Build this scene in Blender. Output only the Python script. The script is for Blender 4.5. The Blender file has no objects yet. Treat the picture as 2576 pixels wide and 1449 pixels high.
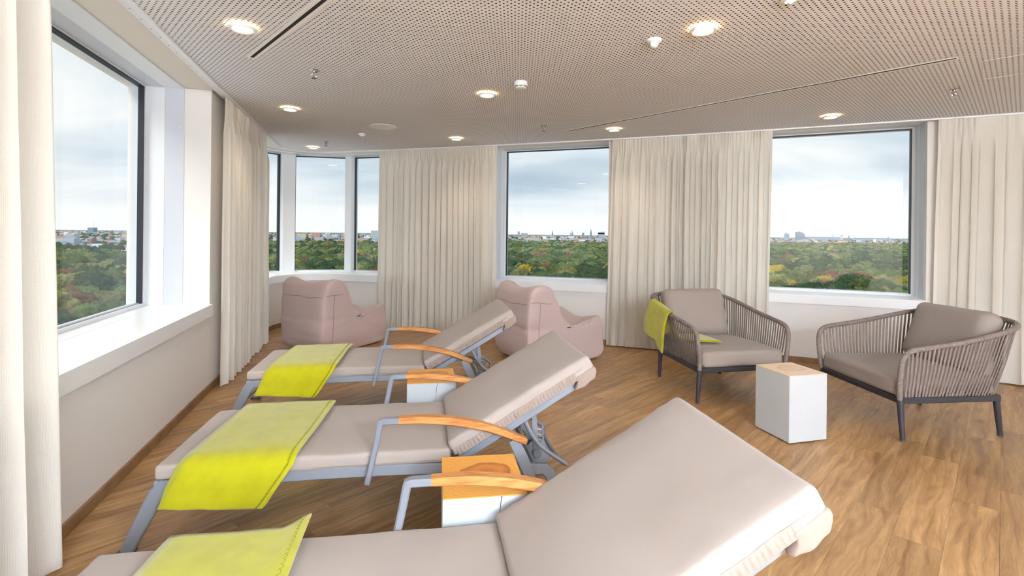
import bpy, bmesh, math, random
from mathutils import Vector, Matrix, noise
random.seed(7)
S = bpy.context.scene
COL = S.collection
R = math.radians
def srgb(r, g, b):
    f = lambda c: (c/255/12.92) if c/255 <= .04045 else ((c/255+.055)/1.055)**2.4
    return (f(r), f(g), f(b), 1)

# ------------------------------------------------------------------ camera
cam_d = bpy.data.cameras.new('camera'); cam = bpy.data.objects.new('camera', cam_d); COL.objects.link(cam)
cam_d.sensor_width = 36; cam_d.lens = 36*1270/2576; cam_d.shift_y = -136.5/2576
cam_d.clip_start = .05; cam_d.clip_end = 60000
cam.matrix_world = Matrix.Translation((0, 0, 1.4)) @ Matrix.Rotation(R(90), 4, 'X') @ Matrix.Rotation(.0105, 4, 'Z')
S.camera = cam
S.cycles.max_bounces = 7; S.cycles.diffuse_bounces = 4; S.cycles.glossy_bounces = 3; S.cycles.transmission_bounces = 3; S.cycles.transparent_max_bounces = 8
S.cycles.caustics_reflective = False; S.cycles.caustics_refractive = False
# ------------------------------------------------------------------ exposure
S.view_settings.view_transform = 'Standard'; S.view_settings.look = 'None'
S.view_settings.exposure = 0.62; S.view_settings.gamma = 1.0; S.view_settings.use_curve_mapping = False
# ------------------------------------------------------------------ sky: overcast, streaky blue-grey cloud over a white horizon
W = bpy.data.worlds.new('sky'); S.world = W; W.use_nodes = True
nt = W.node_tree; nt.nodes.clear()
def N(t, kind, **kw):
    n = t.nodes.new(kind)
    for k, v in kw.items():
        if k.startswith('i_'):
            key = k[2:]; key = int(key) if key.isdigit() else key.replace('_', ' ')
            n.inputs[key].default_value = v
        else: setattr(n, k, v)
    return n
def ramp(t, stops, interp='LINEAR'):
    n = t.nodes.new('ShaderNodeValToRGB'); cr = n.color_ramp; cr.interpolation = interp
    while len(cr.elements) < len(stops): cr.elements.new(.5)
    for e, (p, c) in zip(cr.elements, stops):
        e.position = p; e.color = c if len(c) == 4 else (*c, 1)
    return n
L = nt.links.new
tc = N(nt, 'ShaderNodeTexCoord'); sep = N(nt, 'ShaderNodeSeparateXYZ'); L(tc.outputs['Generated'], sep.inputs[0])
el = N(nt, 'ShaderNodeMath', operation='MAXIMUM', i_1=0.0); L(sep.outputs['Z'], el.inputs[0])
den = N(nt, 'ShaderNodeMath', operation='ADD', i_1=.16); L(el.outputs[0], den.inputs[0])
dx = N(nt, 'ShaderNodeMath', operation='DIVIDE'); L(sep.outputs['X'], dx.inputs[0]); L(den.outputs[0], dx.inputs[1])
dy = N(nt, 'ShaderNodeMath', operation='DIVIDE'); L(sep.outputs['Y'], dy.inputs[0]); L(den.outputs[0], dy.inputs[1])
cb = N(nt, 'ShaderNodeCombineXYZ'); L(dx.outputs[0], cb.inputs[0]); L(dy.outputs[0], cb.inputs[1])
mp = N(nt, 'ShaderNodeMapping'); mp.inputs['Scale'].default_value = (.55, 1.0, 1); mp.inputs['Rotation'].default_value = (0, 0, .25); mp.inputs['Location'].default_value = (3.1, .4, 0)
L(cb.outputs[0], mp.inputs[0])
n1 = N(nt, 'ShaderNodeTexNoise', i_Scale=.75, i_Detail=7.0, i_Roughness=.52, i_Distortion=.35); L(mp.outputs[0], n1.inputs['Vector'])
r1 = ramp(nt, [(.36, srgb(252, 252, 253)), (.47, srgb(232, 238, 244)), (.56, srgb(206, 218, 230)), (.68, srgb(182, 199, 216))]); L(n1.outputs[0], r1.inputs[0])
r2 = ramp(nt, [(0.0, (1, 1, 1, 1)), (.03, (1, 1, 1, 1)), (.085, (0, 0, 0, 1))]); L(el.outputs[0], r2.inputs[0])
mx = N(nt, 'ShaderNodeMix', data_type='RGBA'); L(r2.outputs[0], mx.inputs[0]); L(r1.outputs[0], mx.inputs[6]); mx.inputs[7].default_value = srgb(251, 251, 252)
bg = N(nt, 'ShaderNodeBackground', i_Strength=.73); L(mx.outputs[2], bg.inputs[0])
wo = N(nt, 'ShaderNodeOutputWorld'); L(bg.outputs[0], wo.inputs[0])
# ------------------------------------------------------------------ the photographer's lamp on its stand, behind and to the right of the camera; then two added fills
def lamp(name, kind, loc, energy, color=(1, 1, 1), **kw):
    d = bpy.data.lights.new(name, kind); d.energy = energy; d.color = color
    for k, v in kw.items(): setattr(d, k, v)
    o = bpy.data.objects.new(name, d); COL.objects.link(o); o.location = loc
    return o
lamp('studio_flash', 'POINT', (1.9, -1.6, 2.3), 205, (.77, .885, 1), shadow_soft_size=.09)
ul = lamp('bounce_fill', 'AREA', (1.6, -3.0, 1.5), 1180, (.73, .865, 1), shape='DISK', size=.8); ul.rotation_euler = (R(186), 0, 0)  # added fill lamp, aimed at the ceiling to raise the ambient light
sun = lamp('woods_fill_sun', 'SUN', (0, -50, 60), 1.6, (1, .97, .92), angle=R(25)); sun.rotation_euler = (R(48), 0, R(-25))  # soft sun added under the overcast to brighten and model the woods

# ------------------------------------------------------------------ mesh helpers
class MB:
    def __init__(s): s.v = []; s.f = []; s.m = []
    def add(s, vs, fs, mi=0):
        o = len(s.v); s.v += [tuple(p) for p in vs]; s.f += [tuple(i+o for i in f) for f in fs]; s.m += [mi]*len(fs)
    def box(s, c, size, rot=None, bevel=0, mi=0):
        bm = bmesh.new(); bmesh.ops.create_cube(bm, size=1)
        for v in bm.verts: v.co = Vector((v.co.x*size[0], v.co.y*size[1], v.co.z*size[2]))
        if bevel: bmesh.ops.bevel(bm, geom=bm.edges[:], offset=bevel, segments=2, affect='EDGES')
        if rot is not None:
            for v in bm.verts: v.co = rot @ v.co
        bm.verts.index_update()
        s.add([v.co+Vector(c) for v in bm.verts], [[v.index for v in f.verts] for f in bm.faces], mi); bm.free()
    def tube(s, pts, r, n=8, closed=False, caps=True, flat=1.0, mi=0):
        pts = [Vector(p) for p in pts]; m = len(pts); rs = r if isinstance(r, (list, tuple)) else [r]*m
        tang = []
        for i in range(m):
            a = pts[(i-1) % m] if (closed or i) else pts[0]; b = pts[(i+1) % m] if (closed or i < m-1) else pts[-1]
            tang.append((b-a).normalized())
        up = Vector((0, 0, 1)) if abs(tang[0].z) < .9 else Vector((1, 0, 0))
        x = tang[0].cross(up).normalized(); vs = []
        for i in range(m):
            x = (x-tang[i]*x.dot(tang[i])).normalized(); y = tang[i].cross(x)
            for k in range(n):
                a = 2*math.pi*k/n; vs.append(pts[i]+x*(math.cos(a)*rs[i])+y*(math.sin(a)*rs[i]*flat))
        fs = []
        for i in range(m if closed else m-1):
            j = (i+1) % m
            for k in range(n): fs.append((i*n+k, i*n+(k+1) % n, j*n+(k+1) % n, j*n+k))
        if caps and not closed: fs += [tuple(range(n))[::-1], tuple((m-1)*n+k for k in range(n))]
        s.add(vs, fs, mi)
    def sweep(s, pts, w, h, side=(0, 1, 0), mi=0):
        """rectangular bar along pts; w along side, h across both"""
        pts = [Vector(p) for p in pts]; m = len(pts); sd = Vector(side).normalized(); vs = []
        for i in range(m):
            t = (pts[min(i+1, m-1)]-pts[max(i-1, 0)]).normalized(); u = t.cross(sd).normalized()
            hh = h[i] if isinstance(h, (list, tuple)) else h; ww = w[i] if isinstance(w, (list, tuple)) else w
            c = min(ww, hh)*.18
            for a, b in ((-ww/2+c, -hh/2), (ww/2-c, -hh/2), (ww/2, -hh/2+c), (ww/2, hh/2-c), (ww/2-c, hh/2), (-ww/2+c, hh/2), (-ww/2, hh/2-c), (-ww/2, -hh/2+c)):
                vs.append(pts[i]+sd*a+u*b)
        fs = [(i*8+k, i*8+(k+1) % 8, i*8+8+(k+1) % 8, i*8+8+k) for i in range(m-1) for k in range(8)]
        fs += [tuple(range(8))[::-1], tuple((m-1)*8+k for k in range(8))]
        s.add(vs, fs, mi)
    def lathe(s, prof, n=24, c=(0, 0, 0), axis=None, mi=0):
        vs = []; fs = []; m = len(prof); c = Vector(c); q = Vector((0, 0, 1)).rotation_difference(Vector(axis)) if axis else None
        for r, z in prof:
            for k in range(n):
                a = 2*math.pi*k/n; p = Vector((r*math.cos(a), r*math.sin(a), z)); vs.append((q @ p if q else p)+c)
        for i in range(m-1):
            for k in range(n): fs.append((i*n+k, i*n+(k+1) % n, i*n+n+(k+1) % n, i*n+n+k))
        fs.append(tuple(range(n))[::-1]); fs.append(tuple((m-1)*n+k for k in range(n)))
        s.add(vs, fs, mi)
    def prism(s, poly, z0, z1, mi=0):
        n = len(poly); vs = [(x, y, z0) for x, y in poly]+[(x, y, z1) for x, y in poly]
        fs = [tuple(range(n))[::-1], tuple(range(n, 2*n))]+[(k, (k+1) % n, n+(k+1) % n, n+k) for k in range(n)]
        s.add(vs, fs, mi)
    def grid(s, fn, nu, nv, closed_u=False, mi=0):
        vs = [fn(i/nu, j/nv) for i in range(nu if closed_u else nu+1) for j in range(nv+1)]; fs = []
        for i in range(nu):
            a = i; b = (i+1) % nu if closed_u else i+1
            for j in range(nv): fs.append((a*(nv+1)+j, b*(nv+1)+j, b*(nv+1)+j+1, a*(nv+1)+j+1))
        s.add(vs, fs, mi)
    def mesh(s, name, mats, smooth=True, angle=38):
        me = bpy.data.meshes.new(name); me.from_pydata(s.v, [], s.f); me.update()
        bm = bmesh.new(); bm.from_mesh(me); bmesh.ops.recalc_face_normals(bm, faces=bm.faces[:]); bm.to_mesh(me); bm.free()
        for m in (mats if isinstance(mats, (list, tuple)) else [mats]): me.materials.append(m)
        if any(s.m): me.polygons.foreach_set('material_index', s.m)
        if smooth:
            me.polygons.foreach_set('use_smooth', [True]*len(me.polygons)); me.set_sharp_from_angle(angle=R(angle))
        return me
    def build(s, name, mats, parent=None, smooth=True, angle=38):
        o = bpy.data.objects.new(name, s.mesh(name, mats, smooth, angle)); COL.objects.link(o)
        if parent is not None: o.parent = parent
        return o
def tag(o, label=None, cat=None, group=None, kind=None):
    for k, v in (('label', label), ('category', cat), ('group', group), ('kind', kind)):
        if v: o[k] = v
    return o
def empty(name, loc, rz=0):
    o = bpy.data.objects.new(name, None); COL.objects.link(o); o.location = loc; o.rotation_euler = (0, 0, rz); o.empty_display_size = .1
    return o
def copy_tree(o, parent=None):
    c = o.copy(); COL.objects.link(c)
    if parent is not None: c.parent = parent
    for ch in [x for x in COL.objects if x.parent == o]: copy_tree(ch, c)
    return c
def softbox(Lx, Ly, Lz, r, nx, ny, nz, puff=.0, amp=.0, fq=4.0, seed=0.0, warp=None):
    """rounded, slightly puffed cushion centred on its own middle"""
    def axis(n, half):
        a = [-half, -half+r*.3, -half+r*.65, -half+r]; k = [(-half+r)+(2*(half-r))*i/n for i in range(1, n)]
        return a+k+[half-r, half-r*.65, half-r*.3, half]
    hx, hy, hz = Lx/2, Ly/2, Lz/2; r = min(r, hz*.98)
    ax, ay, az = axis(nx, hx), axis(ny, hy), axis(nz, hz)
    idx = {}; mb = MB(); vs = []
    def vid(x, y, z):
        key = (round(x, 6), round(y, 6), round(z, 6))
        if key in idx: return idx[key]
        q = Vector((max(-hx+r, min(hx-r, x)), max(-hy+r, min(hy-r, y)), max(-hz+r, min(hz-r, z)))); d = Vector((x, y, z))-q
        p = q+d.normalized()*r if d.length > 1e-6 else q
        nrm = d.normalized() if d.length > 1e-6 else Vector((0, 0, 0))
        u, v = x/hx, y/hy
        p.z += math.copysign(puff*max(0, (1-u**4))*max(0, (1-v**4)), z) if abs(z) > hz*.5 else 0
        if amp: p += nrm*amp*noise.noise(Vector((x*fq+seed, y*fq, z*fq)))
        if warp: p = warp(p, nrm)
        idx[key] = len(vs); vs.append(p); return idx[key]
    fs = []
    for A, B, C, order in ((ax, ay, az, 0), (ay, az, ax, 1), (az, ax, ay, 2)):
        for c in (C[0], C[-1]):
            for i in range(len(A)-1):
                for j in range(len(B)-1):
                    q = []
                    for a, b in ((A[i], B[j]), (A[i+1], B[j]), (A[i+1], B[j+1]), (A[i], B[j+1])):
                        q.append(vid(a, b, c) if order == 0 else vid(c, a, b) if order == 1 else vid(b, c, a))
                    if len(set(q)) == 4: fs.append(tuple(q))
    mb.add(vs, fs); return mb
def spline(pts, n=8):
    """Catmull-Rom through pts"""
    P = [Vector(p) for p in pts]; out = []
    for i in range(len(P)-1):
        a, b, c, d = P[max(i-1, 0)], P[i], P[i+1], P[min(i+2, len(P)-1)]
        for k in range(n):
            t = k/n
            out.append(.5*((2*b)+(c-a)*t+(2*a-5*b+4*c-d)*t*t+(-a+3*b-3*c+d)*t**3))
    return out+[P[-1]]

# ------------------------------------------------------------------ materials
def mat(name, col, rough=.6, metal=0.0, bump=None, var=None, spec=.5, sheen=0.0, coord='Object'):
    """bump=(scale, strength, distance); var=(scale, other colour, factor)"""
    m = bpy.data.materials.new(name); m.use_nodes = True; t = m.node_tree; b = t.nodes['Principled BSDF']
    b.inputs['Base Color'].default_value = col; b.inputs['Roughness'].default_value = rough; b.inputs['Metallic'].default_value = metal
    b.inputs['Specular IOR Level'].default_value = spec
    if sheen: b.inputs['Sheen Weight'].default_value = sheen
    c = N(t, 'ShaderNodeTexCoord')
    if var:
        n = N(t, 'ShaderNodeTexNoise', i_Scale=var[0], i_Detail=4.0); t.links.new(c.outputs[coord], n.inputs['Vector'])
        x = N(t, 'ShaderNodeMix', data_type='RGBA'); x.inputs[6].default_value = col; x.inputs[7].default_value = var[1]
        rr = ramp(t, [(.38, (0, 0, 0, 1)), (.66, (var[2],)*3+(1,))]); t.links.new(n.outputs[0], rr.inputs[0])
        t.links.new(rr.outputs[0], x.inputs[0]); t.links.new(x.outputs[2], b.inputs['Base Color'])
    if bump:
        n = N(t, 'ShaderNodeTexNoise', i_Scale=bump[0], i_Detail=3.0); t.links.new(c.outputs[coord], n.inputs['Vector'])
        k = N(t, 'ShaderNodeBump', i_Strength=bump[1], i_Distance=bump[2]); t.links.new(n.outputs[0], k.inputs['Height']); t.links.new(k.outputs[0], b.inputs['Normal'])
    return m
def nodes(m): return m.node_tree, m.node_tree.nodes['Principled BSDF']
M = {}
M['wall'] = mat('painted_wall', srgb(231, 226, 221), .75, bump=(160, .08, .002))
M['white'] = mat('white_lacquer', srgb(240, 241, 243), .32)
M['reveal_w'] = mat('reveal_white', srgb(232, 235, 238), .4)
M['reveal_g'] = mat('reveal_grey', srgb(206, 209, 216), .38)
M['soffit'] = mat('soffit_paint', srgb(222, 216, 206), .7)
M['seal'] = mat('black_seal', srgb(38, 40, 46), .5)
M['alu'] = mat('aluminium_frame', srgb(170, 174, 182), .4, .3)
M['base'] = mat('oak_baseboard', srgb(140, 104, 66), .5, var=(9, srgb(112, 80, 48), .8))
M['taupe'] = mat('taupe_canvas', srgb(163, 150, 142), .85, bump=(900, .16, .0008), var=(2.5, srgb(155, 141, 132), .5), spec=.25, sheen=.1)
M['taupe_d'] = mat('taupe_canvas_shaded', srgb(144, 127, 117), .85, bump=(900, .16, .0008), spec=.25)  # darker canvas copy: shade on gathered sides and hood put into the colour
M['metal'] = mat('grey_powder_coat', srgb(136, 140, 149), .38, .25, bump=(700, .05, .0005))
M['lime'] = mat('lime_fleece', srgb(166, 160, 14), .9, bump=(420, .22, .001), var=(14, srgb(155, 148, 8), .7), spec=.15, sheen=.35)
M['stitch'] = mat('olive_thread', srgb(128, 126, 18), .9)
M['blockw'] = mat('grey_lacquered_block', srgb(190, 193, 195), .5, var=(3, srgb(184, 187, 188), .6))
M['bag'] = mat('dusty_pink_fabric', srgb(190, 170, 165), .85, bump=(500, .1, .001), var=(3, srgb(196, 170, 164), .6), spec=.25, sheen=.1)
M['bag_seam'] = mat('pink_seam', srgb(150, 122, 118), .9)
M['frame_d'] = mat('anthracite_frame', srgb(52, 49, 54), .5, .2, bump=(500, .06, .0005))
M['rope'] = mat('taupe_strap', srgb(124, 110, 102), .8, bump=(350, .25, .0012), var=(40, srgb(106, 93, 86), .6))
M['chair_c'] = mat('mushroom_fabric', srgb(147, 133, 124), .88, bump=(800, .2, .0009), var=(120, srgb(139, 125, 116), .6), spec=.25, sheen=.1)
M['plastic'] = mat('white_plastic', srgb(238, 238, 236), .4)
M['chrome'] = mat('chrome', srgb(200, 200, 205), .18, 1.0)
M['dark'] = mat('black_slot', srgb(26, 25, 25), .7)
M['rubber'] = mat('dark_rubber', srgb(70, 70, 74), .6)
M['screw'] = mat('steel_screw', srgb(235, 235, 240), .3, .8)

def glass_mat():
    m = bpy.data.materials.new('window_glass'); m.use_nodes = True; t = m.node_tree; t.nodes.clear()
    tr = N(t, 'ShaderNodeBsdfTransparent'); tr.inputs[0].default_value = (.965, .985, .98, 1)
    g = N(t, 'ShaderNodeBsdfGlossy', i_Roughness=.0); lw = N(t, 'ShaderNodeLayerWeight', i_Blend=.5); pw = N(t, 'ShaderNodeMath', operation='POWER', i_1=5.0); t.links.new(lw.outputs['Facing'], pw.inputs[0])
    fr = N(t, 'ShaderNodeMath', operation='MULTIPLY_ADD', i_1=.5, i_2=.028); t.links.new(pw.outputs[0], fr.inputs[0])
    mx = N(t, 'ShaderNodeMixShader'); o = N(t, 'ShaderNodeOutputMaterial')
    t.links.new(fr.outputs[0], mx.inputs[0]); t.links.new(tr.outputs[0], mx.inputs[1]); t.links.new(g.outputs[0], mx.inputs[2]); t.links.new(mx.outputs[0], o.inputs[0])
    return m
M['glass'] = glass_mat()
def curtain_mat():
    m = bpy.data.materials.new('linen_voile'); m.use_nodes = True; t = m.node_tree; t.nodes.clear()
    c = N(t, 'ShaderNodeTexCoord'); mp = N(t, 'ShaderNodeMapping'); mp.inputs['Scale'].default_value = (1, 1, .18); t.links.new(c.outputs['UV'], mp.inputs[0])
    wv = N(t, 'ShaderNodeTexWave', i_Scale=55.0, i_Distortion=1.5, i_Detail=2.0); wv.bands_direction = 'X'; t.links.new(c.outputs['UV'], wv.inputs['Vector'])
    nz = N(t, 'ShaderNodeTexNoise', i_Scale=160.0, i_Detail=3.0); t.links.new(c.outputs['UV'], nz.inputs['Vector'])
    ad = N(t, 'ShaderNodeMath', operation='ADD'); t.links.new(wv.outputs[1], ad.inputs[0]); t.links.new(nz.outputs[0], ad.inputs[1])
    bp = N(t, 'ShaderNodeBump', i_Strength=.22, i_Distance=.002); t.links.new(ad.outputs[0], bp.inputs['Height'])
    cr = ramp(t, [(.2, srgb(240, 234, 223)), (.9, srgb(249, 244, 235))]); t.links.new(nz.outputs[0], cr.inputs[0])
    d = N(t, 'ShaderNodeBsdfDiffuse'); tl = N(t, 'ShaderNodeBsdfTranslucent'); mx = N(t, 'ShaderNodeMixShader', i_0=.27); o = N(t, 'ShaderNodeOutputMaterial')
    for b in (d, tl): t.links.new(cr.outputs[0], b.inputs[0]); t.links.new(bp.outputs[0], b.inputs['Normal'])
    t.links.new(d.outputs[0], mx.inputs[1]); t.links.new(tl.outputs[0], mx.inputs[2]); t.links.new(mx.outputs[0], o.inputs[0])
    return m
M['curtain'] = curtain_mat()
def oak_mat(name='oak_plank', per_object=True):
    m = mat(name, srgb(176, 132, 84), .34, spec=.45); t, b = nodes(m); lk = t.links.new
    c = N(t, 'ShaderNodeTexCoord'); oi = N(t, 'ShaderNodeObjectInfo')
    sc = N(t, 'ShaderNodeVectorMath', operation='SCALE'); sc.inputs[0].default_value = (37, 61, 17); lk(oi.outputs['Random'], sc.inputs['Scale'])
    ad = N(t, 'ShaderNodeVectorMath', operation='ADD'); lk(c.outputs['Object'], ad.inputs[0]); lk(sc.outputs[0], ad.inputs[1])
    # warp for swirling grain
    w0 = N(t, 'ShaderNodeTexNoise', i_Scale=2.2, i_Detail=2.0); lk(ad.outputs[0], w0.inputs['Vector'])
    w1 = N(t, 'ShaderNodeVectorMath', operation='SCALE', i_Scale=.09); lk(w0.outputs['Color'], w1.inputs[0])
    w2 = N(t, 'ShaderNodeVectorMath', operation='ADD'); lk(ad.outputs[0], w2.inputs[0]); lk(w1.outputs[0], w2.inputs[1])
    mp = N(t, 'ShaderNodeMapping'); mp.inputs['Scale'].default_value = (1.1, 15, 15); lk(w2.outputs[0], mp.inputs[0])
    g = N(t, 'ShaderNodeTexNoise', i_Scale=1.4, i_Detail=6.0, i_Roughness=.6, i_Distortion=.6); lk(mp.outputs[0], g.inputs['Vector'])
    mp2 = N(t, 'ShaderNodeMapping'); mp2.inputs['Scale'].default_value = (5, 90, 90); lk(w2.outputs[0], mp2.inputs[0])
    g2 = N(t, 'ShaderNodeTexNoise', i_Scale=1.6, i_Detail=4.0, i_Roughness=.7); lk(mp2.outputs[0], g2.inputs['Vector'])
    cr = ramp(t, [(.20, srgb(104, 70, 40)), (.38, srgb(146, 107, 66)), (.56, srgb(175, 135, 89)), (.80, srgb(201, 164, 116))]); lk(g.outputs[0], cr.inputs[0])
    x = N(t, 'ShaderNodeMix', data_type='RGBA', blend_type='MULTIPLY', i_0=.55); lk(cr.outputs[0], x.inputs[6])
    c2 = ramp(t, [(.3, (.62, .58, .54, 1)), (.6, (1, 1, 1, 1))]); lk(g2.outputs[0], c2.inputs[0]); lk(c2.outputs[0], x.inputs[7])
    wv = N(t, 'ShaderNodeTexWave', i_Scale=4.0, i_Distortion=6.0, i_Detail=2.0); wv.inputs['Detail Scale'].default_value = .6; wv.bands_direction = 'Y'
    mp3 = N(t, 'ShaderNodeMapping'); mp3.inputs['Scale'].default_value = (.35, 1.6, 1.6); lk(w2.outputs[0], mp3.inputs[0]); lk(mp3.outputs[0], wv.inputs['Vector'])
    wr = ramp(t, [(.0, (.80, .75, .70, 1)), (.35, (1, 1, 1, 1))]); lk(wv.outputs[0], wr.inputs[0])
    xw = N(t, 'ShaderNodeMix', data_type='RGBA', blend_type='MULTIPLY', i_0=.32); lk(x.outputs[2], xw.inputs[6]); lk(wr.outputs[0], xw.inputs[7]); x = xw
    # knots
    kp = N(t, 'ShaderNodeMapping'); kp.inputs['Scale'].default_value = (1.7, 4.2, 4); lk(ad.outputs[0], kp.inputs[0])
    vo = N(t, 'ShaderNodeTexVoronoi', i_Scale=1.0); lk(kp.outputs[0], vo.inputs['Vector'])
    kr = ramp(t, [(.0, (.38, .3, .24, 1)), (.055, (.62, .54, .46, 1)), (.16, (1, 1, 1, 1))]); lk(vo.outputs['Distance'], kr.inputs[0])
    y = N(t, 'ShaderNodeMix', data_type='RGBA', blend_type='MULTIPLY', i_0=.75); lk(x.outputs[2], y.inputs[6]); lk(kr.outputs[0], y.inputs[7])
    # plank to plank tone
    hs = N(t, 'ShaderNodeHueSaturation'); mr = N(t, 'ShaderNodeMapRange', i_3=.86, i_4=1.16); lk(oi.outputs['Random'], mr.inputs[0]); lk(mr.outputs[0], hs.inputs['Value']); lk(y.outputs[2], hs.inputs['Color'])
    lk(hs.outputs[0], b.inputs['Base Color'])
    rr = N(t, 'ShaderNodeMapRange', i_3=.30, i_4=.46); lk(g.outputs[0], rr.inputs[0]); lk(rr.outputs[0], b.inputs['Roughness'])
    bp = N(t, 'ShaderNodeBump', i_Strength=.12, i_Distance=.001); lk(g2.outputs[0], bp.inputs['Height']); lk(bp.outputs[0], b.inputs['Normal'])
    return m
M['oak'] = oak_mat()
def arm_wood():
    m = mat('teak_arm', srgb(206, 138, 66), .42); t, b = nodes(m); lk = t.links.new
    c = N(t, 'ShaderNodeTexCoord'); mp = N(t, 'ShaderNodeMapping'); mp.inputs['Scale'].default_value = (5, 60, 60); lk(c.outputs['Object'], mp.inputs[0])
    n = N(t, 'ShaderNodeTexNoise', i_Scale=1.5, i_Detail=5.0, i_Distortion=.4); lk(mp.outputs[0], n.inputs['Vector'])
    cr = ramp(t, [(.3, srgb(152, 90, 40)), (.5, srgb(184, 122, 64)), (.75, srgb(198, 142, 82))]); lk(n.outputs[0], cr.inputs[0]); lk(cr.outputs[0], b.inputs['Base Color'])
    return m
M['teak'] = arm_wood()
def block_wood(name, light, mid, dark, heart):
    m = mat(name, light, .4); t, b = nodes(m); lk = t.links.new
    c = N(t, 'ShaderNodeTexCoord'); mp = N(t, 'ShaderNodeMapping'); mp.inputs['Location'].default_value = (-.02, -.03, 0); mp.inputs['Scale'].default_value = (1, 1.25, 0); lk(c.outputs['Object'], mp.inputs[0])
    n = N(t, 'ShaderNodeTexNoise', i_Scale=9.0, i_Detail=4.0); lk(c.outputs['Object'], n.inputs['Vector'])
    ln = N(t, 'ShaderNodeVectorMath', operation='LENGTH'); lk(mp.outputs[0], ln.inputs[0])
    s1 = N(t, 'ShaderNodeMath', operation='MULTIPLY_ADD', i_1=.11, i_2=-.055); lk(n.outputs[0], s1.inputs[0])
    a = N(t, 'ShaderNodeMath', operation='ADD'); lk(ln.outputs['Value'], a.inputs[0]); lk(s1.outputs[0], a.inputs[1])
    cr = ramp(t, [(.0, heart), (.045, mid), (.085, heart), (.092, dark), (.1, light), (.5, light)]); lk(a.outputs[0], cr.inputs[0])
    rg = N(t, 'ShaderNodeMath', operation='MULTIPLY', i_1=340.0); lk(a.outputs[0], rg.inputs[0]); sn = N(t, 'ShaderNodeMath', operation='SINE'); lk(rg.outputs[0], sn.inputs[0])
    r2 = ramp(t, [(0, (.93, .9, .86, 1)), (.8, (1, 1, 1, 1))]); lk(sn.outputs[0], r2.inputs[0])
    x = N(t, 'ShaderNodeMix', data_type='RGBA', blend_type='MULTIPLY', i_0=1.0); lk(cr.outputs[0], x.inputs[6]); lk(r2.outputs[0], x.inputs[7]); lk(x.outputs[2], b.inputs['Base Color'])
    return m
M['block_o'] = block_wood('amber_end_grain', srgb(222, 158, 70), srgb(208, 130, 54), srgb(146, 78, 28), srgb(180, 104, 44))
M['block_p'] = block_wood('pale_end_grain', srgb(236, 206, 172), srgb(232, 198, 160), srgb(206, 166, 130), srgb(222, 184, 146))
def perf_mat():
    """perforated acoustic board: round holes on a square grid turned 46 degrees"""
    m = mat('perforated_board', srgb(230, 230, 233), .8); t, b = nodes(m); lk = t.links.new
    c = N(t, 'ShaderNodeTexCoord'); mp = N(t, 'ShaderNodeMapping'); mp.inputs['Rotation'].default_value = (0, 0, R(45.5)); mp.inputs['Scale'].default_value = (1/.028,)*3; lk(c.outputs['Object'], mp.inputs[0])
    fr = N(t, 'ShaderNodeVectorMath', operation='FRACTION'); lk(mp.outputs[0], fr.inputs[0])
    sb = N(t, 'ShaderNodeVectorMath', operation='SUBTRACT'); sb.inputs[1].default_value = (.5, .5, 0); lk(fr.outputs[0], sb.inputs[0])
    ml = N(t, 'ShaderNodeVectorMath', operation='MULTIPLY'); ml.inputs[1].default_value = (1, 1, 0); lk(sb.outputs[0], ml.inputs[0])
    ln = N(t, 'ShaderNodeVectorMath', operation='LENGTH'); lk(ml.outputs[0], ln.inputs[0])
    gt = N(t, 'ShaderNodeMath', operation='LESS_THAN', i_1=.205); lk(ln.outputs['Value'], gt.inputs[0])
    tr = N(t, 'ShaderNodeBsdfTransparent'); mx = N(t, 'ShaderNodeMixShader'); o = t.nodes['Material Output']
    lk(gt.outputs[0], mx.inputs[0]); lk(b.outputs[0], mx.inputs[1]); lk(tr.outputs[0], mx.inputs[2]); lk(mx.outputs[0], o.inputs['Surface'])
    return m
M['perf'] = perf_mat()
M['fleece'] = mat('grey_acoustic_fleece', srgb(92, 82, 76), .95)
def emis(name, col, st):
    m = bpy.data.materials.new(name); m.use_nodes = True; t = m.node_tree; t.nodes.clear()
    e = N(t, 'ShaderNodeEmission', i_Strength=st); e.inputs[0].default_value = col; o = N(t, 'ShaderNodeOutputMaterial'); t.links.new(e.outputs[0], o.inputs[0]); return m
M['lens'] = emis('lit_lens', (1, .80, .52, 1), 14)
M['lens'].cycles.emission_sampling = 'NONE'
M['rim'] = emis('lit_rim', (1, .62, .28, 1), 14)
M['led'] = emis('led_chip', (.95, 1, .92, 1), 10)

# ------------------------------------------------------------------ plan of the facade (the curtain rail line): straight left side, tight round corner, gently bowed long side
def back_y(x): return 7.115-.312*(x+1.07)-.0136*(x+1.07)**2
def left_x(y): return -2.02-.286*(y-2.637)
ld = Vector((-.286, 1)).normalized(); ln_in = Vector((ld.y, -ld.x)); RC = .44
def back_near(c):
    best = min((x*.002 for x in range(-1900, -200)), key=lambda x: (x-c.x)**2+(back_y(x)-c.y)**2); return Vector((best, back_y(best)))
yy = 6.0
for k in range(400):
    c = Vector((left_x(yy), yy))+ln_in*RC
    if (back_near(c)-c).length <= RC: break
    yy += .005
bt = back_near(c); tl = Vector((left_x(yy), yy))
Y0 = -4.2
path = [Vector((left_x(Y0), Y0))+(tl-Vector((left_x(Y0), Y0)))*i/40 for i in range(41)]
a0 = math.atan2(tl.y-c.y, tl.x-c.x); a1 = math.atan2(bt.y-c.y, bt.x-c.x)
if a1 > a0: a1 -= 0
if a0 < 0: a0 += 2*math.pi
for i in range(1, 17): a = a0+(a1-a0)*i/17; path.append(c+Vector((math.cos(a), math.sin(a)))*RC)
xs = bt.x
while xs < 6.6: path.append(Vector((xs, back_y(xs)))); xs += .2
path.append(Vector((6.6, back_y(6.6))))
cum = [0]
for i in range(1, len(path)): cum.append(cum[-1]+(path[i]-path[i-1]).length)
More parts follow.
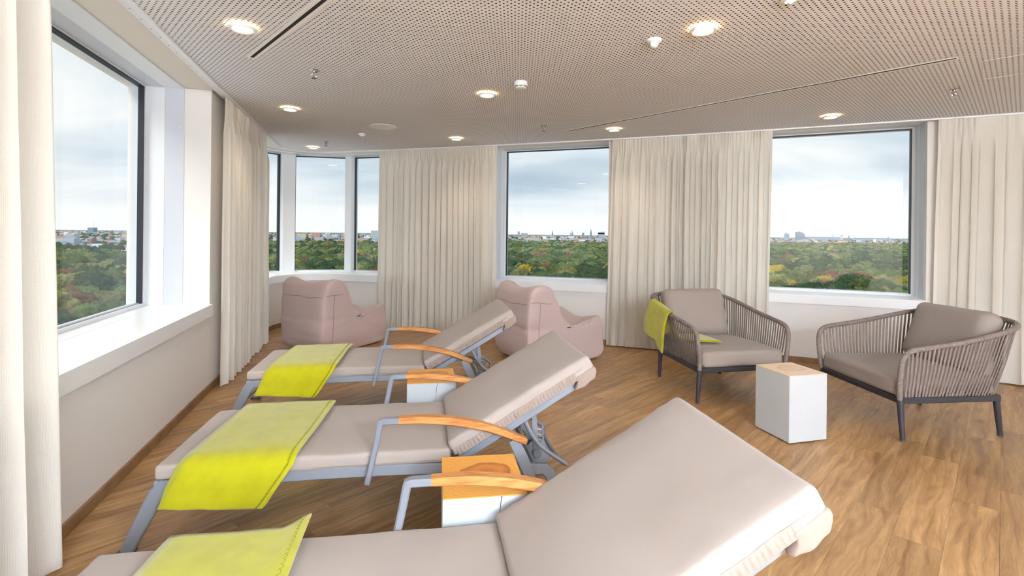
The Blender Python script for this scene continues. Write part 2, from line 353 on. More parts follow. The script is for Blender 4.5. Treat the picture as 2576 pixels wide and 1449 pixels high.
STOT = cum[-1]; S_ARC0 = cum[40]; S_ARC1 = cum[57]
nrm = []
for i in range(len(path)):
    t = (path[min(i+1, len(path)-1)]-path[max(i-1, 0)]).normalized(); nrm.append(Vector((-t.y, t.x)))
def at(s, off=0.0):
    s = max(0, min(STOT-1e-6, s)); i = 0; lo, hi = 0, len(cum)-1
    while hi-lo > 1:
        md = (lo+hi)//2
        if cum[md] <= s: lo = md
        else: hi = md
    f = (s-cum[lo])/(cum[lo+1]-cum[lo]); n = (nrm[lo]*(1-f)+nrm[lo+1]*f).normalized(); p = path[lo]*(1-f)+path[lo+1]*f
    return p+n*off
def s_left(y): return (y-Y0)*math.sqrt(1+.286**2)
def s_back(x):
    for i in range(57, len(path)-1):
        if path[i].x <= x <= path[i+1].x: return cum[i]+(x-path[i].x)/(path[i+1].x-path[i].x)*(cum[i+1]-cum[i])
    return S_ARC1 if x < path[57].x else STOT
def samples(s0, s1):
    return sorted({s0, s1} | {q for q in cum if s0+1e-4 < q < s1-1e-4})
def strip(mb, s0, s1, o0, o1, z0, z1, mi=0, chord=False):
    ss = [s0, s1] if chord else samples(s0, s1); vs = []; fs = []
    for s in ss:
        a, b = at(s, o0), at(s, o1); vs += [(a.x, a.y, z0), (b.x, b.y, z0), (b.x, b.y, z1), (a.x, a.y, z1)]
    for i in range(len(ss)-1):
        for k in range(4): fs.append((i*4+k, i*4+(k+1) % 4, i*4+4+(k+1) % 4, i*4+4+k))
    n = len(ss)-1; fs += [(0, 1, 2, 3), (n*4+3, n*4+2, n*4+1, n*4)]
    mb.add(vs, fs, mi)

ZC = 2.60; WALL = .10; OUT = .72; SILL_T = .76; SILL_B = .66; GB = .785; GT = 2.60
wins = {  # name: (s0, s1, glass offset)
    1: (s_left(1.15), s_left(4.42), .62),
    2: (s_left(6.1), s_back(-1.35), .60),
    3: (s_back(-.30), s_back(1.19), .60),
    4: (s_back(2.45), s_back(4.21), .50)}
# ------------------------------------------------------------------ walls
def wall(name, pieces):
    mb = MB()
    for p in pieces: strip(mb, *p)
    return tag(mb.build(name, M['wall'], angle=25), kind='structure')
w1, w2, w3, w4 = wins[1], wins[2], wins[3], wins[4]
SPL = s_left(5.3)
wall('wall_left', [(0, SPL, WALL, OUT, 0, SILL_B), (0, w1[0], WALL, OUT, SILL_B, 2.62), (w1[1], SPL, WALL, OUT, SILL_B, 2.62)])
SPB = s_back(-.8)
wall('wall_corner', [(SPL, SPB, WALL, OUT, 0, SILL_B), (SPL, w2[0], WALL, OUT, SILL_B, 2.62), (w2[1], SPB, WALL, OUT, SILL_B, 2.62)])
wall('wall_back', [(SPB, STOT, WALL, OUT, 0, SILL_B), (SPB, w3[0], WALL, OUT, SILL_B, 2.62), (w3[1], w4[0], WALL, OUT, SILL_B, 2.62), (w4[1], STOT, WALL, OUT, SILL_B, 2.62)])
pe = at(STOT); ps = at(0)
mb = MB(); mb.box(((pe.x+.1), (pe.y+Y0)/2, 1.31), (.2, pe.y-Y0+1.2, 2.62)); tag(mb.build('wall_right', M['wall']), kind='structure')
mb = MB(); mb.box(((ps.x+pe.x)/2, Y0-.1, 1.31), (pe.x-ps.x+.6, .2, 2.62)); tag(mb.build('wall_rear', M['wall']), kind='structure')
# baseboards
for nm, a, b in (('baseboard_left', 0, SPL), ('baseboard_corner', SPL, SPB), ('baseboard_back', SPB, STOT)):
    mb = MB(); strip(mb, a, b, WALL-.016, WALL, 0.001, .062); tag(mb.build(nm, M['base']), kind='structure')
# ------------------------------------------------------------------ ceiling: perforated board, dark fleece above, soffit outside the rail
poly = [at(s, -.0) for s in samples(0, STOT)]+[Vector((pe.x, Y0))]
poly = [(p.x, p.y) for p in poly]
mb = MB(); mb.add([(x, y, ZC) for x, y in poly], [tuple(range(len(poly)))])
ceil = tag(mb.build('ceiling', M['perf'], smooth=False), kind='structure')
mb = MB(); mb.add([(x, y, ZC+.008) for x, y in poly], [tuple(range(len(poly)))]); mb.build('acoustic_fleece', M['fleece'], ceil, smooth=False)
mb = MB(); strip(mb, 0, STOT, -.3, OUT+.05, 2.622, 2.9); mb.build('soffit', M['soffit'], ceil)
mb = MB(); mb.add([(x, y, 2.7) for x, y in poly], [tuple(range(len(poly)))]); mb.build('slab', M['soffit'], ceil, smooth=False)
mb = MB(); strip(mb, 0, STOT, -.022, .004, ZC-.014, ZC+.012); tag(mb.build('trim_1', M['white']), kind='structure')
rail = MB(); strip(rail, 0, STOT, .006, .050, ZC-.004, ZC+.018); rail = tag(rail.build('curtain_rail', M['reveal_w']), 'white curtain rail following the ceiling edge above all the curtains', 'curtain rail')
mb = MB()
s = 1.2
while s < s_left(4.6):
    p = at(s, .034); mb.lathe([(.004, ZC-.0045), (.004, ZC-.003)], 8, (p.x, p.y, 0)); s += .14
tag(mb.build('rail_clips', M['dark'], rail), kind='stuff')
# ------------------------------------------------------------------ floor: base plus single oak planks
fpoly = [at(s, WALL-.002) for s in samples(0, STOT)]+[Vector((pe.x-.001, Y0))]
mb = MB(); mb.prism([(p.x, p.y) for p in fpoly], -.12, -.0085)
floor = tag(mb.build('floor', M['oak'], smooth=False), kind='structure')
def clip(poly, cx):
    out = poly
    for i in range(len(cx)):
        a, b = cx[i], cx[(i+1) % len(cx)]; e = b-a; nin = Vector((e.y, -e.x)); res = []   # clockwise polygon: inside is to the right
        for k in range(len(out)):
            p, q = out[k], out[(k+1) % len(out)]; dp, dq = (p-a).dot(nin), (q-a).dot(nin)
            if dp >= 0: res.append(p)
            if (dp >= 0) != (dq >= 0): res.append(p+(q-p)*(dp/(dp-dq)))
        out = res
        if len(out) < 3: return []
    return out
PD = Vector((.697, .717)).normalized(); PQ = Vector((-PD.y, PD.x)); PW, PL = .182, 1.22
cx = [at(s, WALL-.018) for s in samples(0, STOT)]+[Vector((pe.x-.02, Y0+.05))]
vis = [Vector((-1.3, .55)), Vector((-4.2, 5.2)), Vector((-4.2, 9)), Vector((4.2, 9)), Vector((5.9, 5.2)), Vector((2.2, .55))]  # the part of the floor the photograph takes in
def inset_mesh(pts):
    mb = MB(); n = len(pts); cen = sum(pts, Vector((0, 0)))/n
    def ins(d):
        o = []
        for i in range(n):
            a, b, c_ = pts[i-1], pts[i], pts[(i+1) % n]; e1 = (b-a).normalized(); e2 = (c_-b).normalized()
            n1 = Vector((e1.y, -e1.x)); n2 = Vector((e2.y, -e2.x)); m_ = (n1+n2); m_ = m_/max(.2, m_.length_squared)*2
            o.append(b+m_*d)
        return o
    r0, r1 = ins(.0003), ins(.0012)
    vs = [(p.x, p.y, -.008) for p in r0]+[(p.x, p.y, -.0006) for p in r0]+[(p.x, p.y, 0) for p in r1]
    fs = [tuple(range(2*n, 3*n))]
    for j in range(2):
        for k in range(n): fs.append((j*n+k, j*n+(k+1) % n, j*n+n+(k+1) % n, j*n+n+k))
    mb.add(vs, fs); return mb.mesh('plank', M['oak'], smooth=False)
full = None; rng = random.Random(3); npl = 0
for row in range(-40, 60):
    v0 = row*PW; off = rng.random()*PL
    for k in range(-8, 12):
        u0 = k*PL+off; cor = [PD*(u0+a)+PQ*(v0+b) for a, b in ((0, 0), (0, PW), (PL, PW), (PL, 0))]
        inside = clip(cor, cx)
        if not inside or not clip(inside, vis): continue
        cen = PD*(u0+PL/2)+PQ*(v0+PW/2)
        loc = [Vector(((p-cen).dot(PD), (p-cen).dot(PQ))) for p in inside]
        area = .5*abs(sum(loc[i].x*loc[(i+1) % len(loc)].y-loc[(i+1) % len(loc)].x*loc[i].y for i in range(len(loc))))
        if area < .004: continue
        if abs(area-PW*PL) < 1e-6:
            full = full or inset_mesh(loc); me = full
        else:
            cl = [loc[0]]
            for p in loc[1:]:
                if (p-cl[-1]).length > .004: cl.append(p)
            if (cl[0]-cl[-1]).length < .004: cl.pop()
            if len(cl) < 3: continue
            me = inset_mesh(cl)
        o = bpy.data.objects.new('plank', me); COL.objects.link(o); o.parent = floor
        o.location = (cen.x, cen.y, 0); o.rotation_euler = (0, 0, math.atan2(PD.y, PD.x)); npl += 1
print('planks', npl)

# ------------------------------------------------------------------ windows
def window(n, mull=()):
    s0, s1, go = wins[n]
    root = MB(); fw = .035   # fixed frame round the glass; the piece between two mullions is flat
    cuts = [s0]+list(mull)+[s1]
    for i in range(len(cuts)-1):
        fl = len(mull) == 2 and i == 1
        strip(root, cuts[i], cuts[i+1], go-.03, go+.06, SILL_T, GB, chord=fl); strip(root, cuts[i], cuts[i+1], go-.03, go+.06, GT, 2.622, chord=fl)
    for a, b in ((s0, s0+fw), (s1-fw, s1)): strip(root, a, b, go-.03, go+.06, GB, GT)
    w = tag(root.build('window_%d' % n, M['reveal_w']), kind='structure')
    # mullions divide the window into panes
    edges = [s0+fw]
    for m_ in mull: edges += [m_-.045, m_+.045]
    edges.append(s1-fw)
    for m_ in mull:
        mb = MB(); strip(mb, m_-.045, m_+.045, go-.13, go+.06, SILL_T, 2.622); mb.build('mullion', M['reveal_w'], w)
    for i in range(0, len(edges), 2):
        a, b = edges[i], edges[i+1]; fl = len(mull) == 2 and i == 2
        mb = MB(); strip(mb, a, b, go+.012, go+.02, GB, GT, chord=fl); mb.build('pane', M['glass'], w, smooth=True)
        for q0, q1 in ((a, a+.013), (b-.013, b)):
            mb = MB(); strip(mb, q0, q1, go-.032, go+.01, GB, GT); mb.build('seal', M['seal'], w)
        mb = MB(); strip(mb, a+.013, b-.013, go-.012, go+.01, GB, GB+.008, chord=fl); mb.build('seal', M['alu'], w)
        mb = MB(); strip(mb, a+.013, b-.013, go-.032, go+.01, GT-.012, GT, chord=fl); mb.build('seal', M['seal'], w)
    # sill board and the loose strip against the glass
    mb = MB(); strip(mb, s0, s1, WALL-.028, go-.165, SILL_B, SILL_T); mb.build('sill', M['white'], w)
    mb = MB(); strip(mb, s0, s1, go-.162, go-.03, SILL_B+.02, SILL_T); mb.build('sill_strip', M['white'], w)
    # reveal panels on both sides, head panel above
    for a, b in ((s0, s0+.004), (s1-.004, s1)):
        mb = MB(); strip(mb, a, b, go-.17, go-.03, SILL_T, 2.62); mb.build('reveal_panel', M['reveal_w'], w)
        mb = MB(); strip(mb, a, b, go-.315, go-.172, SILL_T, 2.62); p = mb.build('reveal_panel', M['reveal_g'], w)
        sm = a+.004 if a == s0 else b-.004
        for z in (.80, 1.17, 1.54, 1.92, 2.28, 2.56):
            q = at(sm, go-.28); q2 = at(sm+(.002 if a == s0 else -.002), go-.28); ax_ = (q2-q).normalized()
            mb = MB(); mb.lathe([(.0045, -.001), (.004, .0015), (.001, .0025)], 8, (q.x, q.y, z), (ax_.x, ax_.y, 0)); mb.build('screw', M['screw'], p)
    mb = MB(); strip(mb, s0+.004, s1-.004, go-.17, go-.03, 2.614, 2.622); mb.build('head_panel', M['reveal_g'], w)
    mb = MB(); strip(mb, s0+.004, s1-.004, go-.315, go-.172, 2.611, 2.622); mb.build('head_panel', M['reveal_w'], w)
    return w
def s_near(x, y):
    return min((i*STOT/4000 for i in range(4000)), key=lambda s: (at(s, .58)-Vector((x, y))).length)
window(1); window(2, (s_near(-3.53, 7.91), s_near(-2.58, 8.17))); window(3); window(4)

# ------------------------------------------------------------------ curtains
def curtain(label, s0, s1, pleats, seed, group=None, lean0=0.0, lean1=0.0, amp=.042, zb=.012):
    rg = random.Random(seed); ph = [rg.uniform(-.3, .3) for _ in range(pleats+2)]; am = [rg.uniform(.6, 1.15) for _ in range(pleats+2)]
    wd = [rg.uniform(.5, 1.5) for _ in range(pleats)]; tot = sum(wd); acc = [0]
    for q in wd: acc.append(acc[-1]+q/tot)
    n_u = pleats*20; n_v = 40; z1 = ZC-.012
    def fold(u):
        k = 0
        while k < pleats-1 and acc[k+1] < u: k += 1
        f = (u-acc[k])/(acc[k+1]-acc[k]); return k, f
    def fn(u, v):
        z = z1+(zb-z1)*v; k, f = fold(u)
        h = min(1, max(0, (v-.035)/.10)); h = h*h*(3-2*h)        # gathered heading melts into the deep folds
        deep = math.sin(2*math.pi*f+.5*math.sin(2*math.pi*f+1.3*v+ph[k]))*am[k]*amp*(1+.25*v)
        head = .013*math.sin(2*math.pi*f*3+ph[k]*5)*(.6+.4*math.sin(k*2.3))
        o = .006+head*(1-h)+deep*h*.92+.006*noise.noise(Vector((u*7+seed, z*1.7, 3)))*v
        ds = .35*amp*math.sin(4*math.pi*f+ph[k])*h*am[k]+.012*noise.noise(Vector((u*9, z*.8+seed, 0)))*v
        lean = (lean0*(1-u)**3+lean1*u**3)*v
        s = s0+(s1-s0)*u+ds+lean
        p = at(s, min(.062, max(-.10, o)))
        return (p.x, p.y, z-.006*math.sin(2*math.pi*f)*(1 if v > .97 else 0))
    root = empty('curtain', (at((s0+s1)/2).x, at((s0+s1)/2).y, 0))
    loc = Vector(root.location)
    mb = MB(); mb.grid(lambda u, v: tuple(Vector(fn(u, v))-loc), n_u, n_v)
    o = mb.build('curtain_cloth', M['curtain'], root, angle=80)
    uv = o.data.uv_layers.new(name='UVMap'); width = (s1-s0)*2.0
    for poly_ in o.data.polygons:
        for li in poly_.loop_indices:
            vi = o.data.loops[li].vertex_index; i, j = divmod(vi, n_v+1); uv.data[li].uv = (i/n_u*width, j/n_v*2.6)
    # heading tape, sewn across the top of the cloth
    mb = MB()
    def tape(u, v):
        p = Vector(fn(u, v*.030)); s = s0+(s1-s0)*u; n_ = at(s, -1)-at(s, 0); p += Vector((n_.x, n_.y, 0)).normalized()*(.0035*(1 if 0 < v < 1 else .2)); return tuple(p-loc)
    mb.grid(tape, n_u, 3); ot = mb.build('heading_tape', M['curtain'], root, angle=80); uv = ot.data.uv_layers.new(name='UVMap')
    for poly_ in ot.data.polygons:
        for li in poly_.loop_indices:
            i, j = divmod(ot.data.loops[li].vertex_index, 4); uv.data[li].uv = (i/n_u*width, j/3*.08)
    tag(root, label, 'curtain', group)
    return root
GC = 'floor-length linen curtains'
curtain('off-white curtain at the left picture edge, nearest to the camera', s_left(-.6), s_left(1.99), 17, 11, GC, lean1=.14)
curtain('pale curtain between the large left window and the round corner window', s_left(4.49), s_left(6.28), 14, 12, GC)
curtain('cream curtain between the round corner window and the middle window', s_back(-1.95), s_back(-.22), 19, 13, GC, lean0=-.03)
curtain('wide cream curtain behind the armchair with the lime throw', s_back(1.25), s_back(2.91), 19, 14, GC, lean0=-.06, lean1=-.03)
curtain('cream curtain at the right picture edge behind the right armchair', s_back(4.27), s_back(6.0), 13, 15, GC, lean0=-.05)

# ------------------------------------------------------------------ sun loungers
ANG = R(30); CA, SA = math.cos(ANG), math.sin(ANG)
def lounger(label, loc, rz):
    root = empty('sun_lounger', (loc[0], loc[1], 0), rz); tag(root, label, 'sun lounger', 'sun loungers in a row by the left window')
    HW = .325
    fr = MB()
    railp = spline([(-1.27, 0, .296), (-1.0, 0, .303), (-.6, 0, .308), (-.2, 0, .303), (.15, 0, .286), (.42, 0, .262)], 5)
    for sy in (-1, 1): fr.sweep([Vector((p.x, sy*HW, p.z)) for p in railp], .03, .052)
    for x, z in ((-1.255, .296), (-.62, .305), (-.02, .295), (.40, .262)): fr.tube([(x, -HW+.01, z), (x, HW-.01, z)], .014, 8)
    fr.box((-.64, 0, .322), (1.22, .60, .008))                    # sling under the mattress
    frame = fr.build('frame', M['metal'], root)
    for sy in (-1, 1):
        mb = MB(); y0 = sy*HW
        mb.sweep([(-1.225, y0, .315), (-1.262, y0, .27), (-1.34, y0*.94, .12), (-1.395, y0*.9, .008)], .034, [.05, .066, .06, .054]); lg = mb.build('leg', M['metal'], root)
        mb = MB(); mb.box((-1.398, y0*.9, .006), (.07, .045, .012), bevel=.003); mb.build('foot', M['rubber'], lg)
        mb = MB(); mb.sweep([(.40, y0, .266), (.445, y0, .262), (.47, y0, .235), (.53, y0, .10), (.548, y0, .055)], .034, [.05, .056, .054, .05, .05]); lg = mb.build('leg', M['metal'], root)
        mb = MB(); mb.lathe([(.03, -.016), (.072, -.016), (.08, -.012), (.08, .012), (.072, .016), (.03, .016), (.026, .020), (.0, .020)], 28, (.548, y0-sy*.045, .08), (0, sy, 0)); w = mb.build('wheel', M['metal'], root)
        mb = MB(); mb.lathe([(.0805, -.011), (.084, -.006), (.084, .006), (.0805, .011)], 28, (.548, y0-sy*.045, .08), (0, sy, 0)); mb.build('tyre', M['rubber'], w)
    # cross stretcher between the foot legs
    mb = MB(); mb.tube([(-1.33, -.29, .14), (-1.33, .29, .14)], .012, 8); mb.build('stretcher', M['metal'], root)
    # mattress
    def creases(p, n_):
        if p.z > 0: p.z += .004*noise.noise(Vector((p.x*3.2, p.y*2.1, 1)))+.0022*noise.noise(Vector((p.x*16, p.y*3.5, 5)))*min(1, (abs(p.y)/.2))
        return p
    mb = softbox(1.262, .69, .066, .018, 44, 22, 1, .008, .004, 6, loc[0], creases); me = mb.build('mattress', M['taupe'], root, angle=60); me.location = (-.640, 0, .360)
    mb = MB(); q = []                                              # piping seam round the mattress
    for t in range(64):
        a = 2*math.pi*t/64; cx_, cy_ = math.cos(a), math.sin(a); k = 6.0
        q.append((-.0+.631*math.copysign(abs(cx_)**(2/24), cx_), .345*math.copysign(abs(cy_)**(2/24), cy_), -.017))
    mb.tube(q, .0018, 5, closed=True); mb.build('piping', M['taupe_d'], me)
    # back cushion with gathered edge and the hood that slips over the frame
    piv = empty('backrest', (.012, 0, .333)); piv.parent = root; piv.rotation_euler = (0, -ANG, 0)
    def rumple(p, n_):
        e = max(0, (abs(p.y)-.22)/.125)
        p.z += .006*noise.noise(Vector((p.x*3+2, p.y*3, 4)))+.0022*noise.noise(Vector((p.x*5, p.y*14, 8)))+.005*e*noise.noise(Vector((p.x*22, p.y*5, 2)))
        p.y += math.copysign(.004*noise.noise(Vector((p.x*30, p.z*12, 7))), p.y)*e
        return p
    mb = softbox(.79, .69, .078, .021, 40, 26, 1, .012, .0, 5, 0, rumple); bc = mb.build('back_cushion', M['taupe'], root, angle=60); bc.parent = piv; bc.location = (.400, 0, .054)
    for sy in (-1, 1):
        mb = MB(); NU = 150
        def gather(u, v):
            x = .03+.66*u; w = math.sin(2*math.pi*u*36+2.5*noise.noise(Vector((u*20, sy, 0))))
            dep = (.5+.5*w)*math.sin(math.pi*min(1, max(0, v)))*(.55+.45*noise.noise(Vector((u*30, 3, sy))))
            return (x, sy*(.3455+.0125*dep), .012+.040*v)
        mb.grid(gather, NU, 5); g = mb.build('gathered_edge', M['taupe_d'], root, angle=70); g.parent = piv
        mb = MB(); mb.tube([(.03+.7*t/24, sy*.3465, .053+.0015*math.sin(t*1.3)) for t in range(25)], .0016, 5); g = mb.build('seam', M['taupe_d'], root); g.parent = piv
    def hoodw(p, n_):
        e = max(0, min(1, (-p.z+.02)/.04))
        p += n_*(.006*noise.noise(Vector((p.x*26, p.y*10, p.z*30)))+.004*math.sin(p.y*120+p.x*60+3*noise.noise(Vector((p.y*9, 1, 1))))*e)
        if p.z < 0: p.x -= .03*(-p.z/.03)*(.8+.5*noise.noise(Vector((p.y*5, 0, 0))))
        return p
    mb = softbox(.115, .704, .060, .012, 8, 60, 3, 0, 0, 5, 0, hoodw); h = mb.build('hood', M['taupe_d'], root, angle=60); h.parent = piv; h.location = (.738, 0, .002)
    # backrest frame
    mb = MB()
    for sy in (-1, 1): mb.sweep([(-.01, sy*(HW-.033), -.024), (.35, sy*(HW-.033), -.020), (.745, sy*(HW-.033), -.018)], .03, .042)
    for x in (.02, .36, .735): mb.tube([(x, -HW+.04, -.02), (x, HW-.04, -.02)], .013, 8)
    mb.box((.37, 0, .002), (.70, .58, .006)); g = mb.build('backrest_frame', M['metal'], root); g.parent = piv
    # zip at the hinge
    mb = MB()
    mb.tube([(-.004, -.34, .385), (.002, -.343, .352), (-.008, -.346, .335)], .004, 6); mb.build('hinge_zip', M['seal'], root)
    # arms: bent metal post, wooden rest, flat rear bracket
    for sy in (-1, 1):
        y = sy*(HW+.034)
        arm = MB(); arm.sweep([(-.385, y, .262), (-.368, y, .34), (-.345, y, .45), (-.331, y, .525), (-.327, y, .537), (-.315, y, .542), (-.245, y, .543)], [.03]*4+[.034, .038, .042], [.026, .027, .028, .030, .032, .028, .027]); post = arm.build('arm_post', M['metal'], root)
        mb = MB(); pts = spline([(-.247, y, .543), (-.12, y, .541), (.03, y, .522), (.18, y, .484), (.345, y, .415)], 6)
        n_ = len(pts); mb.sweep(pts, [.044+.008*math.sin(math.pi*i/(n_-1)) for i in range(n_)], [.027+.008*math.sin(math.pi*i/(n_-1)) for i in range(n_)]); mb.build('arm_rest', M['teak'], root)
        mb = MB(); mb.sweep([(.285, y, .425), (.33, y, .33), (.362, y, .255), (.378, y, .215)], .012, [.05, .056, .05, .042]); mb.build('arm_bracket', M['metal'], root)
    # prop: U-shaped tube hanging from the back frame, and the two notched bars
    bx = lambda x, z: (.012+CA*x-SA*z, .333+SA*x+CA*z)
    x0, z0 = bx(.37, -.045)
    u = MB(); a_ = HW-.075
    u.tube(spline([(x0, -a_, z0), (.43, -a_, .352), (.545, -a_, .262), (.575, -a_+.012, .236), (.562, -a_+.06, .232), (.548, -a_+.16, .236), (.545, 0, .238), (.548, a_-.16, .236), (.562, a_-.06, .232), (.575, a_-.012, .236), (.545, a_, .262), (.43, a_, .352), (x0, a_, z0)], 5), .0115, 8)
    u.build('prop_tube', M['metal'], root)
    x1, z1 = bx(.44, -.045)
    for sy in (-1, 1):
        y = sy*(HW-.14); mb = MB()
        pts = [(x1, y, z1), (.425, y, .40), (.43, y, .318), (.442, y, .272)]
        mb.sweep(pts, .012, [.024, .03, .034, .03])
        for k in range(3):
            t = k/3; p = Vector(pts[1])*(1-t)+Vector(pts[2])*t
            mb.tube(spline([(p.x+.012, y, p.z), (p.x+.036, y, p.z-.004), (p.x+.042, y, p.z+.020)], 3), [.008, .008, .008, .007, .007, .006, .004], 6)
        mb.build('notched_bar', M['metal'], root)
        mb = MB(); mb.lathe([(.020, -.018), (.024, -.012), (.024, .012), (.020, .018)], 16, (.436, y, .277), (0, 1, 0)); mb.build('pivot', M['metal'], root)
    return root
LG = [('far sun lounger beside the curtains, nearest to the beanbags', (-.703, 4.181), R(10.2)),
      ('middle sun lounger of the three, with a lime blanket across it', (-.3225, 2.702), R(9.4)),
      ('nearest sun lounger, cut off by the bottom of the picture', (.031, 1.434), R(9.2))]
lg_obj = [lounger(*a) for a in LG]

# ------------------------------------------------------------------ folded blankets over the loungers
def blanket(label, lg, seed, t0, t1, skew, drop, far=.315, curl=0.0):
    loc, rz = lg[1], lg[2]
    root = empty('blanket', (loc[0], loc[1], 0), rz); tag(root, label, 'blanket', 'lime fleece blankets on the loungers')
    # drape path across the lounger (y, z) with its normal
    base = spline([(0, far, .408), (0, .15, .410), (0, -.10, .410), (0, -.28, .407), (0, -.338, .398), (0, -.366, .372), (0, -.376, .372-(drop-.036)*.35), (0, -.382, .372-(drop-.036)*.7), (0, -.386, .408-drop)], 6)
    nb = len(base)
    def normal(i):
        t = (base[min(i+1, nb-1)]-base[max(i-1, 0)]).normalized(); return Vector((0, t.z, -t.y)) if t.y < 0 else Vector((0, -t.z, t.y))
    wd = t1-t0; lay = .0095
    segs = []                                     # serpentine: bottom layer right->left, fold, middle left->right, fold, top right->left
    for k in range(13): segs.append((t1+.010-(wd+.010)*k/12, 0))
    for k in range(1, 4): a = math.pi*k/4; segs.append((t0-.006*math.sin(a), lay*(1-math.cos(a))/2))
    for k in range(13): segs.append((t0+(wd+.018)*k/12, lay))
    for k in range(1, 4): a = math.pi*k/4; segs.append((t1+.018+.006*math.sin(a), lay+lay*(1-math.cos(a))/2))
    for k in range(13): segs.append((t1+.004-(wd+.004)*k/12, 2*lay))
    mb = MB(); ns = len(segs)-1
    def fn(u, v):
        i = round(v*(nb-1)); k = round(u*ns); t, h = segs[k]; p = base[i]; n_ = normal(i); f = i/(nb-1)
        sk = skew*(1-f)+.012*noise.noise(Vector((f*3+seed, h*60, 0)))
        hang = max(0, (f-.62)/.38)
        h2 = h*(1+.8*hang*abs(noise.noise(Vector((t*6, seed, h*90)))))+.004*noise.noise(Vector((t*7+seed, f*5, 2)))*(1+2*hang)
        t2 = t+sk+hang*(-.06*(t-(t0+t1)/2)/wd-.055)
        z_end = .02*hang*(t-t0)/wd
        c_ = curl*max(0, 1-f*6)*max(0, (t-t1+.06)/.06)
        q = p+n_*(h2+.0045); return (t2, q.y, q.z-z_end*1.4+c_)
    mb.grid(fn, ns, nb-1); o = mb.build('blanket_cloth', M['lime'], root, angle=60)
    so = o.modifiers.new('thickness', 'SOLIDIFY'); so.thickness = .0045; so.offset = 0
    # blanket stitch along the open edge
    st = MB(); pts = []
    for j in range(0, (nb-1)*4+1):
        f = j/((nb-1)*4); x = fn(1-(0 if False else 0), f)
    def edge(f, inn):
        i = f*(nb-1); a = int(i); b = min(nb-1, a+1); w = i-a
        k = 32/ns  # first column of the top layer (right edge)
        A, B = Vector(fn(k, a/(nb-1))), Vector(fn(k, b/(nb-1))); k2 = 33/ns
        A2, B2 = Vector(fn(k2, a/(nb-1))), Vector(fn(k2, b/(nb-1)))
        P0 = A*(1-w)+B*w; P1 = A2*(1-w)+B2*w; n_ = normal(min(a, nb-1)); return P0+(P1-P0).normalized()*inn+n_*.003
    nst = 90; pts = []
    for j in range(nst):
        pts += [edge(j/nst, .001), edge((j+.25)/nst, .011), edge((j+.5)/nst, .001)]
    st.tube(pts, .0011, 4); st.build('stitching', M['stitch'], root)
    return root
blanket('lime blanket folded over the far lounger beside the curtain', LG[0], 1, -1.17, -.73, .09, .175)
blanket('lime blanket folded over the middle lounger', LG[1], 2, -1.20, -.755, .09, .172)
blanket('lime blanket on the nearest lounger, at the bottom of the picture', LG[2], 3, -1.12, -.72, .06, .24, far=.335, curl=.03)

# ------------------------------------------------------------------ wooden block tables
def block(label, c_, rz, side, h, top, crack=None, group='log block side tables'):
    root = empty('block_table', (c_[0], c_[1], 0), rz); tag(root, label, 'side table', group)
    sx, sy = side
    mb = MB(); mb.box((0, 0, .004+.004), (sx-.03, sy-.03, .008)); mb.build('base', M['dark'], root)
    mb = MB(); mb.box((0, 0, .008+(h-.012)/2), (sx, sy, h-.012), bevel=.002); body = mb.build('body', M['blockw'], root)
    mb = MB(); mb.box((0, 0, h-.002), (sx, sy, .004), bevel=.001); top_o = mb.build('top', top, root)
    if crack:
        x, l = crack; mb = MB(); z = h-.004; pts = []
        for k in range(9): pts.append((x+.012*noise.noise(Vector((k*.9, x*9, 0)))-.02*k/8, -sy/2-.0004, z-l*k/8))
        mb.tube(pts, [.0011*(1-k/9)+.0003 for k in range(9)], 5); mb.build('crack', M['dark'], body)
    return root
block('orange-topped block table between the far and middle loungers', (-.523, 3.328), R(10.5), (.305, .325), .46, M['block_o'], (.035, .22))
block('orange-topped block table between the middle and nearest loungers', (-.109, 1.971), R(8.5), (.305, .335), .46, M['block_o'], (.06, .12))
block('white block table with pale wooden top between the two armchairs', (1.99, 3.591), R(14.5), (.312, .318), .46, M['block_p'])

